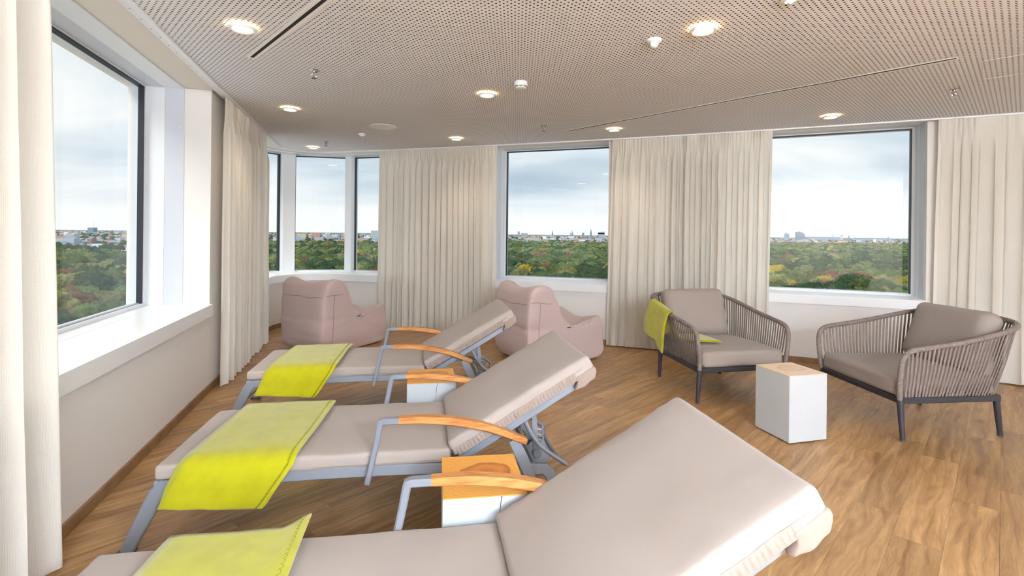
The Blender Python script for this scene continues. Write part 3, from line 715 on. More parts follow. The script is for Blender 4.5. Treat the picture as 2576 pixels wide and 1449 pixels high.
# ------------------------------------------------------------------ armchairs of woven straps
def armchair(label, loc, rz):
    root = empty('armchair', (loc[0], loc[1], 0), rz); tag(root, label, 'armchair', 'strap-woven armchairs')
    mb = MB(); zf = .278                                              # base frame
    for a, b in (((-.405, -.385), (.405, -.385)), ((.405, -.385), (.355, .375)), ((.355, .375), (-.355, .375)), ((-.355, .375), (-.405, -.385))):
        d = Vector((b[0]-a[0], b[1]-a[1], 0)).normalized(); sd = Vector((-d.y, d.x, 0)); mb.sweep([(a[0], a[1], zf), (b[0], b[1], zf)], .032, .042, side=sd)
    for y in (-.2, 0, .2): mb.box((0, y, .292), (.74, .05, .008))
    mb.build('base_frame', M['frame_d'], root)
    for x, y, fx, fy in ((-.405, -.385, -.412, -.372), (.405, -.385, .412, -.372), (-.35, .365, -.335, .41), (.35, .365, .335, .41)):
        mb = MB(); mb.tube([(x, y, .298), (x, y, .25), (x*.6+fx*.4, y*.6+fy*.4, .15), (fx, fy, .012)], [.021, .021, .019, .016], 12); lg = mb.build('leg', M['frame_d'], root)
        mb = MB(); mb.lathe([(.014, 0), (.016, .003), (.016, .013)], 12, (fx, fy, 0)); mb.build('foot_cap', M['rubber'], lg)
    half = [(-.408, -.392, .285), (-.418, -.402, .38), (-.432, -.405, .50), (-.440, -.392, .582), (-.446, -.34, .628), (-.450, -.22, .650), (-.452, .0, .683), (-.447, .2, .725), (-.425, .38, .765), (-.36, .50, .795), (-.22, .555, .808), (0, .57, .812)]
    fullp = half+[(-x, y, z) for x, y, z in half[-2::-1]]
    rim = spline(fullp, 8)
    mb = MB(); mb.tube(rim, .0175, 10); rimo = mb.build('rim', M['rope'], root)
    # wrapped turns on the rim: fine raised spiral
    mb = MB(); cumr = [0]
    for i in range(1, len(rim)): cumr.append(cumr[-1]+(rim[i]-rim[i-1]).length)
    def on_rim(s):
        i = max(0, min(len(rim)-2, next((k for k in range(len(cumr)-1) if cumr[k+1] >= s), len(rim)-2))); f = (s-cumr[i])/(cumr[i+1]-cumr[i]); return rim[i].lerp(rim[i+1], f), (rim[i+1]-rim[i]).normalized()
    pts = []; turns = int(cumr[-1]/.021)
    for k in range(turns*8):
        s_ = cumr[-1]*k/(turns*8); p, t = on_rim(s_); x = t.cross(Vector((0, 0, 1))); x = x.normalized() if x.length > .1 else Vector((0, 1, 0)); y = t.cross(x); a = 2*math.pi*k/8
        pts.append(p+x*math.cos(a)*.0165+y*math.sin(a)*.0165)
    mb.tube(pts, .004, 4); mb.build('rim_wrapping', M['rope'], rimo)
    low = spline([(-.402, -.385, .296), (-.385, -.1, .296), (-.368, .2, .296), (-.35, .335, .296), (-.30, .378, .296), (-.15, .385, .296), (0, .385, .296), (.15, .385, .296), (.30, .378, .296), (.35, .335, .296), (.368, .2, .296), (.385, -.1, .296), (.402, -.385, .296)], 8)
    cl = [0]
    for i in range(1, len(low)): cl.append(cl[-1]+(low[i]-low[i-1]).length)
    def on_low(s):
        i = max(0, min(len(low)-2, next((k for k in range(len(cl)-1) if cl[k+1] >= s), len(low)-2))); f = (s-cl[i])/(cl[i+1]-cl[i]); return low[i].lerp(low[i+1], f)
    sa = .335; NS = 84; cm = Vector((0, .05, .45))
    for k in range(NS):
        f = (k+.5)/NS; a, t = on_rim(sa+(cumr[-1]-2*sa)*f); b = on_low(.03+(cl[-1]-.06)*f)
        out = Vector((a.x, a.y*.9, 0)).normalized(); mid = (a+b)/2+out*.006; jit = t*random.uniform(-.003, .003)
        mb = MB(); mb.sweep([b+jit, mid, a-jit], .0155, .0045, side=t); mb.build('strap', M['rope'], root)
    # cushions
    def taper(p, n_):
        p.x *= 1-.06*(p.y+.38)/.76; return p
    mb = softbox(.77, .765, .128, .034, 18, 18, 2, .012, .005, 4, loc[0], taper); c1 = mb.build('seat_cushion', M['chair_c'], root, angle=60); c1.location = (0, -.028, .365)
    mb = MB(); q = []
    for t in range(72):
        a = 2*math.pi*t/72; cx_, cy_ = math.cos(a), math.sin(a); x, y = .383*math.copysign(abs(cx_)**(1/9), cx_), .3815*math.copysign(abs(cy_)**(1/9), cy_); q.append((x*(1-.06*(y+.38)/.76), y, .034))
    mb.tube(q, .002, 5, closed=True); mb.build('piping', M['chair_c'], c1)
    mb = softbox(.64, .46, .15, .06, 16, 14, 3, .022, .008, 4, loc[1]); c2 = mb.build('back_cushion', M['chair_c'], root, angle=60)
    c2.location = (0, .345, .645); c2.rotation_euler = (R(90-20), 0, 0)
    return root
CH = [('armchair on the left of the block table, a lime throw over its arm', (1.885, 4.66), R(12.2)),
      ('armchair at the right picture edge, facing the block table', (3.055, 3.90), R(-87.5))]
for a in CH: armchair(*a)

# throw over the left arm of the left armchair
root = empty('throw', (CH[0][1][0], CH[0][1][1], 0), CH[0][2]); tag(root, 'lime throw over the arm and seat of the left armchair', 'blanket')
def throw_path(y):
    zr = .683+.20*y if y > 0 else .683+.15*y
    return spline([(-.06, 0, .452), (-.2, 0, .452), (-.34, 0, .456), (-.395, 0, .485), (-.418, 0, .58), (-.43, 0, zr+.012), (-.452, 0, zr+.026), (-.476, 0, zr+.012), (-.49, 0, zr-.06), (-.507, 0, zr-.17), (-.515, 0, zr-.28-.06*(y < .1))], 5)
mb = MB(); lay = .011; ySeg = []; y0, y1 = -.02, .30
for k in range(11): ySeg.append((y0+(y1-y0)*k/10, 0))
for k in range(1, 4): a = math.pi*k/4; ySeg.append((y1+.007*math.sin(a), lay*(1-math.cos(a))/2))
for k in range(11): ySeg.append((y1-(y1-y0+.012)*k/10, lay))
ny = len(ySeg)-1; npth = len(throw_path(0))
def tfn(u, v):
    y, h = ySeg[round(u*ny)]; P_ = throw_path(y); i = round(v*(npth-1)); t = (P_[min(i+1, npth-1)]-P_[max(i-1, 0)]).normalized(); n_ = Vector((t.z, 0, -t.x))
    if i < 12: n_ = Vector((0, 0, 1)) if abs(t.z) < .5 else Vector((1, 0, .3)).normalized()
    else: n_ = Vector((-t.z, 0, t.x)); n_ = n_ if n_.z > 0 or n_.x < 0 else -n_
    f = v; fan = .10*max(0, (f-.5)/.5)
    p = P_[i]+n_*(h+.004)
    seat = max(0, 1-f/.32)
    yy_ = y-.16*seat+fan*(y-.16)*1.0+.02*noise.noise(Vector((f*4, h*80, 1)))+fan*.5
    p.z += .006*noise.noise(Vector((y*9, f*6, 3)))*(1 if f > .5 else .2); p.x += .012*noise.noise(Vector((y*7, f*3, 9)))*max(0, (f-.55)/.45)
    return (p.x, yy_, p.z)
mb.grid(tfn, ny, npth-1); o = mb.build('throw_cloth', M['lime'], root, angle=60); so = o.modifiers.new('thickness', 'SOLIDIFY'); so.thickness = .005; so.offset = 0
st = MB(); pts = []
for j in range(0, 70):
    f = j/70; i = f*(npth-1); a = int(i)
    A = Vector(tfn(1, a/(npth-1))).lerp(Vector(tfn(1, min(1, (a+1)/(npth-1)))), i-a); B = Vector(tfn((ny-1)/ny, a/(npth-1))).lerp(Vector(tfn((ny-1)/ny, min(1, (a+1)/(npth-1)))), i-a)
    d = (B-A).normalized(); pts += [A+Vector((0, 0, .002)), A+d*.011+Vector((-.001, 0, .004))]
st.tube(pts, .0012, 4); st.build('stitching', M['stitch'], root)

# ------------------------------------------------------------------ beanbags
def beanbag(label, loc, rz, seed):
    root = empty('beanbag', (loc[0], loc[1], 0), rz); tag(root, label, 'beanbag', 'dusty pink lounge beanbags')
    prof = [(-.40, .0), (-.50, .05), (-.52, .22), (-.515, .42), (-.505, .62), (-.49, .78), (-.39, .83), (-.27, .79), (-.215, .68), (-.13, .53), (.0, .40), (.13, .335), (.27, .35), (.37, .42), (.44, .44), (.49, .36), (.52, .20), (.52, .05), (.44, .0), (.0, .0)]
    ear = {5: (.0, .03), 6: (.0, .06), 7: (.04, .065), 8: (.04, .04), 9: (.03, .03), 10: (.02, .03), 11: (.0, .022), 12: (.0, .024), 13: (.0, .075), 14: (.01, .085), 15: (.0, .03)}
    vs = []; cols = [(-.375, .90, 1.0), (-.36, .985, 1.0), (-.27, 1.0, .62), (-.08, 1.0, .0), (.08, 1.0, .0), (.27, 1.0, .62), (.36, .985, 1.0), (.375, .90, 1.0)]
    mb = MB(); n = len(prof); fs = []
    for y, sc, e in cols:
        for i, (x, z) in enumerate(prof):
            ex, ez = ear.get(i, (0, 0)); X = x+ex*e; Z = z+ez*e-(.012*(1-e) if 5 <= i <= 8 else 0)
            X = .0+(X-.0)*sc; Z = .35+(Z-.35)*sc if Z > .02 else max(0, .35+(Z-.35)*sc*1.0) if sc > .95 else .03
            bulge = 1+.05*math.sin(math.pi*min(1, max(0, z/.6)))*(1 if abs(y) > .3 else 0)
            vs.append((X, y*bulge*(1+.10*max(0, min(1, (z-.5)/.25))), Z))
    for c_ in range(len(cols)-1):
        for i in range(n): j = (i+1) % n; fs.append((c_*n+i, c_*n+j, (c_+1)*n+j, (c_+1)*n+i))
    # side caps: quads across the profile
    for base, flip in ((0, False), ((len(cols)-1)*n, True)):
        fs.append(tuple(base+i for i in (range(n) if flip else range(n-1, -1, -1))))
    mb.add(vs, fs); me = mb.mesh('beanbag_body', M['bag']); tmp = bpy.data.objects.new('beanbag_body', me); COL.objects.link(tmp)
    sub = tmp.modifiers.new('sub', 'SUBSURF'); sub.levels = 3; sub.render_levels = 3
    dg = bpy.context.evaluated_depsgraph_get(); m2 = bpy.data.meshes.new_from_object(tmp.evaluated_get(dg)); bpy.data.objects.remove(tmp)
    for v in m2.vertices:
        p = v.co.copy(); nn = v.normal.copy()
        w = noise.noise(Vector((p.x*2.2+seed, p.y*2.2, p.z*7)))*.012+noise.noise(Vector((p.x*4, p.y*4+seed, p.z*16)))*.006
        band = math.exp(-((p.z-.40)/.025)**2)*(.010 if p.x < .1 else .0)          # waist crease
        v.co = p+nn*(w*(1 if p.z > .06 else .1)-band); v.co.z = max(.001, v.co.z)
    m2.polygons.foreach_set('use_smooth', [True]*len(m2.polygons))
    body = bpy.data.objects.new('body', m2); COL.objects.link(body); body.parent = root
    # seams laid on the skin
    from mathutils.bvhtree import BVHTree
    bm = bmesh.new(); bm.from_mesh(m2); bv = BVHTree.FromBMesh(bm); bm.free()
    def seam(nm, pts, r=.0032, m_='bag_seam'):
        q = []
        for p in pts:
            h = bv.find_nearest(Vector(p))
            if h[0] is not None: q.append(h[0]+h[1]*.0008)
        mb = MB(); mb.tube(q, r, 5); mb.build(nm, M[m_], body)
    seam('headrest_seam', [(-.62, -.36+.72*k/30, .665) for k in range(31)]+[])
    for sy in (-1, 1):
        seam('side_seam', [(-.37, sy*.5, .665-.64*t/24) for t in range(25)])
        seam('headrest_seam', [(-.50+.26*t/10, sy*.5, .665) for t in range(11)])
        seam('piping', [tuple(p) for p in spline([(-.25, sy*.36, .86), (-.15, sy*.36, .70), (-.08, sy*.37, .55), (.03, sy*.37, .44), (.15, sy*.37, .375), (.22, sy*.37, .37)], 6)], .004, 'bag')
    mb = MB(); mb.box((-.497, -.30, .07), (.006, .03, .05), bevel=.001); mb.build('tag', M['dark'], body)
    return root
beanbag('dusty pink beanbag in front of the round corner window', (-2.17, 6.25), R(60), 1.0)
beanbag('dusty pink beanbag under the middle window', (.43, 5.78), R(29), 5.0)

# ------------------------------------------------------------------ ceiling fittings
def downlight(label, x, y):
    root = empty('downlight', (x, y, ZC)); tag(root, label, 'ceiling light', 'round recessed downlights')
    mb = MB(); mb.lathe([(.050, -.002), (.050, -.010), (.056, -.021), (.066, -.024), (.074, -.020), (.078, -.012), (.074, -.010), (.058, -.009), (.056, -.002)], 36); mb.build('trim_ring', M['plastic'], root)
    mb = MB(); mb.lathe([(.072, -.0085), (.072, -.001), (.060, -.001), (.060, -.0085)], 36); mb.build('glowing_rim', M['rim'], root)
    mb = MB(); mb.lathe([(.0, -.0125), (.052, -.0125), (.052, -.008), (.0, -.008)], 32); mb.build('lens', M['lens'], root)
    l = lamp('downlight_lamp', 'SPOT', (0, 0, -.03), 16, (1, .84, .64), spot_size=R(125), spot_blend=.9, shadow_soft_size=.04); l.parent = root
DL = [(-1.592, 2.958, 'lit downlight beside the short air slot, left of the ceiling'), (-2.168, 4.905, 'lit downlight close to the curtain by the large left window'), (-2.823, 7.137, 'lit downlight right above the round corner window'),
      (-.714, 6.363, 'lit downlight above the curtain between corner and middle windows'), (-.227, 4.326, 'lit downlight left of the smoke detector'), (1.143, 5.71, 'lit downlight at the rail above the middle window curtain'),
      (1.093, 2.912, 'largest lit downlight, beside the motion sensor'), (3.133, 4.981, 'lit downlight above the right window')]
for x, y, lb in DL: downlight(lb, x, y)
def sprinkler(label, x, y):
    root = empty('sprinkler', (x, y, ZC)); tag(root, label, 'sprinkler', 'ceiling sprinklers')
    mb = MB(); mb.lathe([(.034, 0), (.034, -.002), (.030, -.006), (.012, -.008)], 24); mb.build('escutcheon', M['chrome'], root)
    mb = MB(); mb.lathe([(.012, -.006), (.012, -.020), (.009, -.022), (.009, -.028)], 14)
    mb.build('nozzle', M['chrome'], root)
    mb = MB()
    for sx in (-1, 1): mb.tube(spline([(sx*.009, 0, -.024), (sx*.017, 0, -.036), (sx*.012, 0, -.050), (0, 0, -.056)], 4), .0032, 6)
    mb.build('yoke', M['chrome'], root)
    mb = MB(); mb.lathe([(.004, -.054), (.020, -.057), (.021, -.059), (.0, -.059)], 18); mb.build('deflector', M['chrome'], root)
    mb = MB(); mb.tube([(0, 0, -.028), (0, 0, -.052)], .003, 6); mb.build('bulb', mat_red, root)
mat_red = mat('red_glass_bulb', srgb(190, 60, 50), .2)
for x, y, lb in ((-1.486, 3.758, 'chrome sprinkler nearest to the short air slot'), (-2.488, 6.718, 'chrome sprinkler near the round corner window'), (.34, 5.595, 'chrome sprinkler at the far end of the long air slot'), (3.557, 4.076, 'chrome sprinkler at the right above the right window')): sprinkler(lb, x, y)
root = empty('motion_sensor', (.859, 3.098, ZC)); tag(root, 'white domed motion sensor beside the largest downlight', 'sensor')
mb = MB(); mb.lathe([(.044, 0), (.046, -.006), (.044, -.014), (.036, -.020), (.026, -.022)], 32); mb.build('housing', M['plastic'], root)
mb = MB(); mb.lathe([(.027, -.020), (.027, -.030), (.022, -.043), (.012, -.050), (.0, -.052)], 28); mb.build('dome', mat('frosted_dome', srgb(226, 232, 236), .25), root)
root = empty('smoke_detector', (.057, 3.992, ZC)); tag(root, 'white round smoke detector in the middle of the ceiling', 'smoke detector')
mb = MB(); mb.lathe([(.052, 0), (.053, -.012), (.050, -.014)], 32); mb.build('mount', M['plastic'], root)
mb = MB(); mb.lathe([(.050, -.013), (.054, -.02), (.053, -.034), (.046, -.036), (.046, -.043), (.040, -.050), (.028, -.053), (0, -.053)], 32); hd = mb.build('head', M['plastic'], root)
for k in range(8):
    a = 2*math.pi*k/8; mb = MB(); mb.box((.0445*math.cos(a), .0445*math.sin(a), -.0395), (.006, .026, .005), Matrix.Rotation(a, 3, 'Z')); mb.build('vent_slit', M['dark'], hd)
root = empty('ceiling_speaker', (-1.476, 5.717, ZC)); tag(root, 'flat round loudspeaker set into the ceiling', 'speaker')
mb = MB(); mb.lathe([(.128, -.001), (.150, -.001), (.153, -.005), (.148, -.009), (.130, -.007)], 48); mb.build('rim', M['plastic'], root)
mb = MB(); mb.lathe([(0, -.001), (.130, -.001), (.130, -.005), (0, -.005)], 40); mb.build('grille', mat('speaker_grille', srgb(205, 202, 190), .7, bump=(600, .4, .001)), root)
root = empty('blind_cover', (-1.849, 6.169, ZC)); tag(root, 'small white round cap on the ceiling near the loudspeaker', 'ceiling cap')
mb = MB(); mb.lathe([(.045, 0), (.045, -.012), (.038, -.018)], 24); mb.build('collar', M['plastic'], root)
mb = MB(); mb.lathe([(.030, -.016), (.028, -.026), (.014, -.032), (0, -.032)], 24); mb.build('cap', M['plastic'], root)
root = empty('emergency_light', (1.39, 2.545, ZC)); tag(root, 'round emergency light with four bright points at the top edge', 'emergency light')
mb = MB(); mb.lathe([(.045, 0), (.046, -.010), (.040, -.014), (0, -.014)], 28); mb.build('housing', M['plastic'], root)
for k in range(4):
    a = math.pi/4+k*math.pi/2; mb = MB(); mb.lathe([(.007, -.0135), (.007, -.0165), (0, -.0165)], 10, (.017*math.cos(a), .017*math.sin(a), 0)); mb.build('led', M['led'], root)
def slot(label, a, b):
    a, b = Vector(a), Vector(b); d = (b-a).normalized(); c_ = (a+b)/2; ln_ = (b-a).length
    root = empty('air_slot', (c_.x, c_.y, ZC), math.atan2(d.y, d.x)); tag(root, label, 'air vent', 'linear air slots in the ceiling')
    for sy in (-1, 1):
        mb = MB(); mb.box((0, sy*.022, -.001), (ln_, .022, .002), bevel=.0005); mb.build('flange', M['plastic'], root)
    for sx in (-1, 1):
        mb = MB(); mb.box((sx*(ln_/2-.006), 0, -.001), (.012, .022, .002)); mb.build('end_cap', M['plastic'], root)
    mb = MB(); mb.box((0, 0, -.0011), (ln_-.02, .0222, .001)); mb.build('opening', M['dark'], root)
    mb = MB(); mb.box((0, .004, -.0022), (ln_-.03, .003, .0016)); mb.build('blade', M['dark'], root)
slot('short air slot beside the left downlight', (-1.818, 3.495), (.05, 1.517))
slot('long air slot running across the right half of the ceiling', (.621, 5.874), (2.953, 3.351))
root = empty('access_panel', (3.55, 3.42, ZC), R(46)); tag(root, 'flush access panel in the ceiling at the upper right', 'access panel')
mb = MB()
for a, b in (((-.27, 0), (.003, .543)), ((.27, 0), (.003, .543)), ((0, .27), (.543, .003)), ((0, -.27), (.543, .003))): mb.box((a[0], a[1], -.0007), (b[0], b[1], .0014))
mb.build('joint', M['plastic'], root)

# ------------------------------------------------------------------ outside: the room is high up; woods below, the town beyond
ZG = -44.0
def leaf_mat(name, c1, c2, c3):
    m = mat(name, c1, .9, spec=.1); t, b = nodes(m); lk = t.links.new
    c = N(t, 'ShaderNodeTexCoord'); oi = N(t, 'ShaderNodeObjectInfo')
    n = N(t, 'ShaderNodeTexNoise', i_Scale=.55, i_Detail=5.0, i_Roughness=.65); lk(c.outputs['Object'], n.inputs['Vector'])
    cr = ramp(t, [(.34, c1), (.52, c2), (.68, c3)]); lk(n.outputs[0], cr.inputs[0])
    hs = N(t, 'ShaderNodeHueSaturation'); mr = N(t, 'ShaderNodeMapRange', i_3=.75, i_4=1.25); lk(oi.outputs['Random'], mr.inputs[0]); lk(mr.outputs[0], hs.inputs['Value'])
    lk(cr.outputs[0], hs.inputs['Color']); lk(hs.outputs[0], b.inputs['Base Color'])
    n2 = N(t, 'ShaderNodeTexNoise', i_Scale=1.3, i_Detail=4.0, i_Roughness=.7); lk(c.outputs['Object'], n2.inputs['Vector'])
    bp = N(t, 'ShaderNodeBump', i_Strength=1.0, i_Distance=1.6); lk(n2.outputs[0], bp.inputs['Height']); lk(bp.outputs[0], b.inputs['Normal'])
    return m
LEAF = [('dark green', leaf_mat('dark_foliage', srgb(48, 70, 52), srgb(70, 94, 66), srgb(98, 122, 84))),
        ('mid green', leaf_mat('green_foliage', srgb(76, 98, 60), srgb(104, 126, 76), srgb(136, 154, 96))),
        ('olive', leaf_mat('olive_foliage', srgb(112, 116, 76), srgb(142, 144, 94), srgb(172, 170, 116))),
        ('yellow', leaf_mat('yellow_foliage', srgb(150, 134, 50), srgb(186, 164, 56), srgb(208, 186, 76))),
        ('russet', leaf_mat('russet_foliage', srgb(104, 82, 68), srgb(132, 102, 78), srgb(156, 120, 84)))]
def crown_mesh(seed, sub=4, cone=False):
    bm = bmesh.new(); bmesh.ops.create_icosphere(bm, subdivisions=sub, radius=1)
    for v in bm.verts:
        d = v.co.normalized(); k = noise.noise(d*1.6+Vector((seed, 0, 0)))*.30+noise.noise(d*3.6+Vector((seed, 3, 0)))*.30+noise.noise(d*8+Vector((0, seed, 0)))*.16
        r = 1+k
        if cone:
            h = (d.z+1)/2; v.co = Vector((d.x*r*1.15*(1.05-h), d.y*r*1.15*(1.05-h), d.z*1.5))
        else: v.co = Vector((d.x*r, d.y*r, d.z*r*.92 if d.z > 0 else d.z*1.25))
        v.co = Vector((v.co.x*7.6, v.co.y*7.6, v.co.z*7.0+9.5))
    me = bpy.data.meshes.new('tree'); bm.to_mesh(me); bm.free()
    me.polygons.foreach_set('use_smooth', [True]*len(me.polygons)); me.materials.append(LEAF[1][1]); return me
CROWN = [crown_mesh(s) for s in (1, 5, 9, 14)]+[crown_mesh(21, 4, True)]
rg = random.Random(42)
# (bearing range x/y, distance range y) of the woods as seen through each window
views = [('the large left window', -.935, -.72, 125, 480, 70), ('the round corner window', -.475, -.255, 250, 800, 60), ('the middle window', -.02, .20, 240, 900, 75), ('the right window', .49, .83, 185, 750, 95)]
pts_used = []
def tone_of(k): return 0 if k < -.27 else 1 if k < -.02 else 2 if k < .22 else 4 if k < .47 else 3
def far_tone(x, y):
    k = noise.noise(Vector((x*.006, y*.006, 0)))*.6+rg.uniform(-.5, .5)
    return tone_of(k)
first = {}
for nm, b0, b1, d0, d1, cnt in views:
    made = 0; tries = 0
    while made < cnt and tries < 20000:
        tries += 1
        y = d0*(d1/d0)**(rg.random()**1.5); b = rg.uniform(b0, b1); x = b*y
        sp = 11.5
        if any((x-q[0])**2+(y-q[1])**2 < sp*sp for q in pts_used): continue
        pts_used.append((x, y)); k = far_tone(x, y); con = k == 0 and rg.random() < .15
        o = bpy.data.objects.new('conifer' if con else 'tree', CROWN[4 if con else rg.randrange(4)]); COL.objects.link(o)
        sc = rg.uniform(.82, 1.3); o.location = (x, y, ZG+rg.uniform(-2.0, .5)); o.scale = (sc, sc, sc*rg.uniform(.85, 1.15)*(1.15 if con else 1)); o.rotation_euler = (0, 0, rg.random()*6.28)
        if k != 1:
            o.material_slots[0].link = 'OBJECT'; o.material_slots[0].material = LEAF[k][1]
        ver = 'lower' if y < d0*1.55 else 'middle' if y < d0*2.4 else 'upper'; hor = ('far left', 'left', 'centre', 'right', 'far right')[min(4, int(5*(b-b0)/(b1-b0)))]
        tag(o, ('dark conifer' if con else LEAF[k][0]+' tree')+', '+ver+' woods, '+hor+' of the view through '+nm, 'tree', 'trees seen through '+nm); made += 1
# the rest of the woods: scattered crowns nobody could count
def forest(name, mesh_i, k, lab, n, seed):
    r2 = random.Random(seed); vs = []; grid = {}
    for q in pts_used: grid.setdefault((int(q[0]//14), int(q[1]//14)), []).append(q)
    tries = 0
    while len(vs) < n and tries < n*30:
        tries += 1; y = 85*(2600/85)**(r2.random()**.55); b = r2.uniform(-1.05, .95); x = b*y
        town = (b < -.55 and y > 720) or (-.55 <= b < -.2 and y > 1500) or (-.2 <= b < .35 and y > 1950) or (b >= .35 and y > 2500)
        if town: continue
        kk = noise.noise(Vector((x*.006, y*.006, 0)))*.6+r2.uniform(-.5, .5)
        tone = tone_of(kk)
        if tone != k: continue
        c_ = (int(x//14), int(y//14)); sp = 10.5
        if any((x-q[0])**2+(y-q[1])**2 < sp*sp for i in (-1, 0, 1) for j in (-1, 0, 1) for q in grid.get((c_[0]+i, c_[1]+j), ())): continue
        grid.setdefault(c_, []).append((x, y)); vs.append((x, y, ZG+r2.uniform(-2.5, .5)))
    me = bpy.data.meshes.new(name); me.from_pydata(vs, [], []); o = bpy.data.objects.new(name, me); COL.objects.link(o)
    g = bpy.data.node_groups.new(name+'_scatter', 'GeometryNodeTree')
    g.interface.new_socket('Geometry', in_out='INPUT', socket_type='NodeSocketGeometry'); g.interface.new_socket('Geometry', in_out='OUTPUT', socket_type='NodeSocketGeometry')
    gi = g.nodes.new('NodeGroupInput'); go = g.nodes.new('NodeGroupOutput'); ip = g.nodes.new('GeometryNodeInstanceOnPoints'); ob = g.nodes.new('GeometryNodeObjectInfo')
    src = next(t for t in COL.objects if t.type == 'MESH' and t.data == CROWN[mesh_i] and (t.material_slots[0].material == LEAF[k][1])); ob.inputs[0].default_value = src
    rs = g.nodes.new('FunctionNodeRandomValue'); rs.data_type = 'FLOAT'; rs.inputs[2].default_value = .8; rs.inputs[3].default_value = 1.3
    rr = g.nodes.new('FunctionNodeRandomValue'); rr.data_type = 'FLOAT'; rr.inputs[2].default_value = 0; rr.inputs[3].default_value = 6.28; rr.inputs['Seed'].default_value = 5
    cz = g.nodes.new('ShaderNodeCombineXYZ'); g.links.new(rr.outputs[1], cz.inputs[2])
    g.links.new(gi.outputs[0], ip.inputs['Points']); g.links.new(rs.outputs[1], ip.inputs['Scale']); g.links.new(cz.outputs[0], ip.inputs['Rotation']); sm_ = g.nodes.new('GeometryNodeSetMaterial'); sm_.inputs['Material'].default_value = LEAF[k][1]; g.links.new(ob.outputs['Geometry'], sm_.inputs['Geometry']); g.links.new(sm_.outputs[0], ip.inputs['Instance']); g.links.new(ip.outputs[0], go.inputs[0])
    md = o.modifiers.new('scatter', 'NODES'); md.node_group = g
    for q in vs: pts_used.append((q[0], q[1]))
    return tag(o, lab, 'woods', kind='stuff')
forest('dark_woods', 0, 0, 'dark green woods stretching to the town outside', 3600, 1)
forest('green_woods', 1, 1, 'mid green woods stretching to the town outside', 4600, 2)
forest('olive_woods', 2, 2, 'olive green woods stretching to the town outside', 3200, 3)
forest('yellow_woods', 3, 3, 'yellow autumn trees scattered through the woods outside', 700, 4)
forest('russet_woods', 0, 4, 'russet brown autumn woods outside', 1700, 5)
# ground
mb = MB(); mb.add([(-30000, 60, ZG), (30000, 60, ZG), (34000, 30000, ZG), (-34000, 30000, ZG)], [(0, 1, 2, 3)])
gm = mat('meadow_and_streets', srgb(104, 116, 96), .95, var=(.004, srgb(150, 158, 160), .9), spec=.1); tag(mb.build('ground', gm, smooth=False), kind='structure')
# town: low houses too many to count
B = {k: mat('facade_'+k, srgb(*c_), .8, spec=.2) for k, c_ in dict(white=(226, 230, 234), grey=(176, 184, 194), blue=(164, 180, 200), brick=(156, 122, 112), roof=(168, 128, 116), slate=(138, 150, 168), pale=(196, 206, 216), sand=(205, 196, 180), copper=(120, 150, 160)).items()}  # distance haze put into the colours: roofs muted, far facades bluish
def houses(name, keys, n, seed, lab):
    r2 = random.Random(seed); mb = MB()
    for _ in range(n):
        b = r2.uniform(-1.0, .92); near = 1000 if b < -.55 else 1560 if b < -.2 else 2000 if b < .35 else 2550
        y = near*(8500/near)**(r2.random()**1.1); x = b*y; w = r2.uniform(9, 34)*(1+y/9000); d = r2.uniform(9, 16); h = r2.uniform(6, 17)+(r2.random() < .06)*r2.uniform(8, 20)
        a = r2.uniform(-.5, .5); rot = Matrix.Rotation(a, 3, 'Z'); mi = r2.randrange(len(keys))
        p = [Vector((x, y, ZG))+rot @ Vector(q) for q in ((-w/2, -d/2, 0), (w/2, -d/2, 0), (w/2, d/2, 0), (-w/2, d/2, 0), (-w/2, -d/2, h), (w/2, -d/2, h), (w/2, d/2, h), (-w/2, d/2, h), (-w/2, 0, h+d*.4), (w/2, 0, h+d*.4))]
        if r2.random() < .5:
            mb.add(p, [(0, 1, 5, 4), (1, 2, 6, 9, 5), (2, 3, 7, 6), (3, 0, 4, 8, 7)], mi); mb.add(p, [(4, 5, 9, 8), (6, 7, 8, 9)], len(keys))
        else: mb.add(p[:8], [(0, 1, 5, 4), (1, 2, 6, 5), (2, 3, 7, 6), (3, 0, 4, 7), (4, 5, 6, 7)], mi)
    return tag(mb.build(name, [B[k] for k in keys]+[B['roof' if seed % 2 else 'slate']], smooth=False), lab, 'town', kind='stuff')
houses('town_houses', ['white', 'sand', 'pale'], 1500, 1, 'pale low town houses with red roofs on the horizon')
houses('town_blocks', ['grey', 'blue', 'pale', 'brick'], 1700, 2, 'grey and brick town blocks on the horizon')
# town greenery
mesh_src = [t for t in COL.objects if t.type == 'MESH' and t.data in CROWN[:4] and t.material_slots[0].material == LEAF[0][1]][0]
r2 = random.Random(9); vs = []
while len(vs) < 4200:
    b = r2.uniform(-1.0, .92); near = 900 if b < -.55 else 1500 if b < -.2 else 1950 if b < .35 else 2500
    y = near*(9000/near)**(r2.random()**.9); x = b*y
    if noise.noise(Vector((x*.002, y*.002, 4))) > -.15: vs.append((x, y, ZG-2))
me = bpy.data.meshes.new('town_trees'); me.from_pydata(vs, [], []); o = bpy.data.objects.new('town_trees', me); COL.objects.link(o)
md = o.modifiers.new('scatter', 'NODES'); md.node_group = bpy.data.node_groups['dark_woods_scatter']; tag(o, 'dark trees between the houses of the distant town', 'trees', kind='stuff')
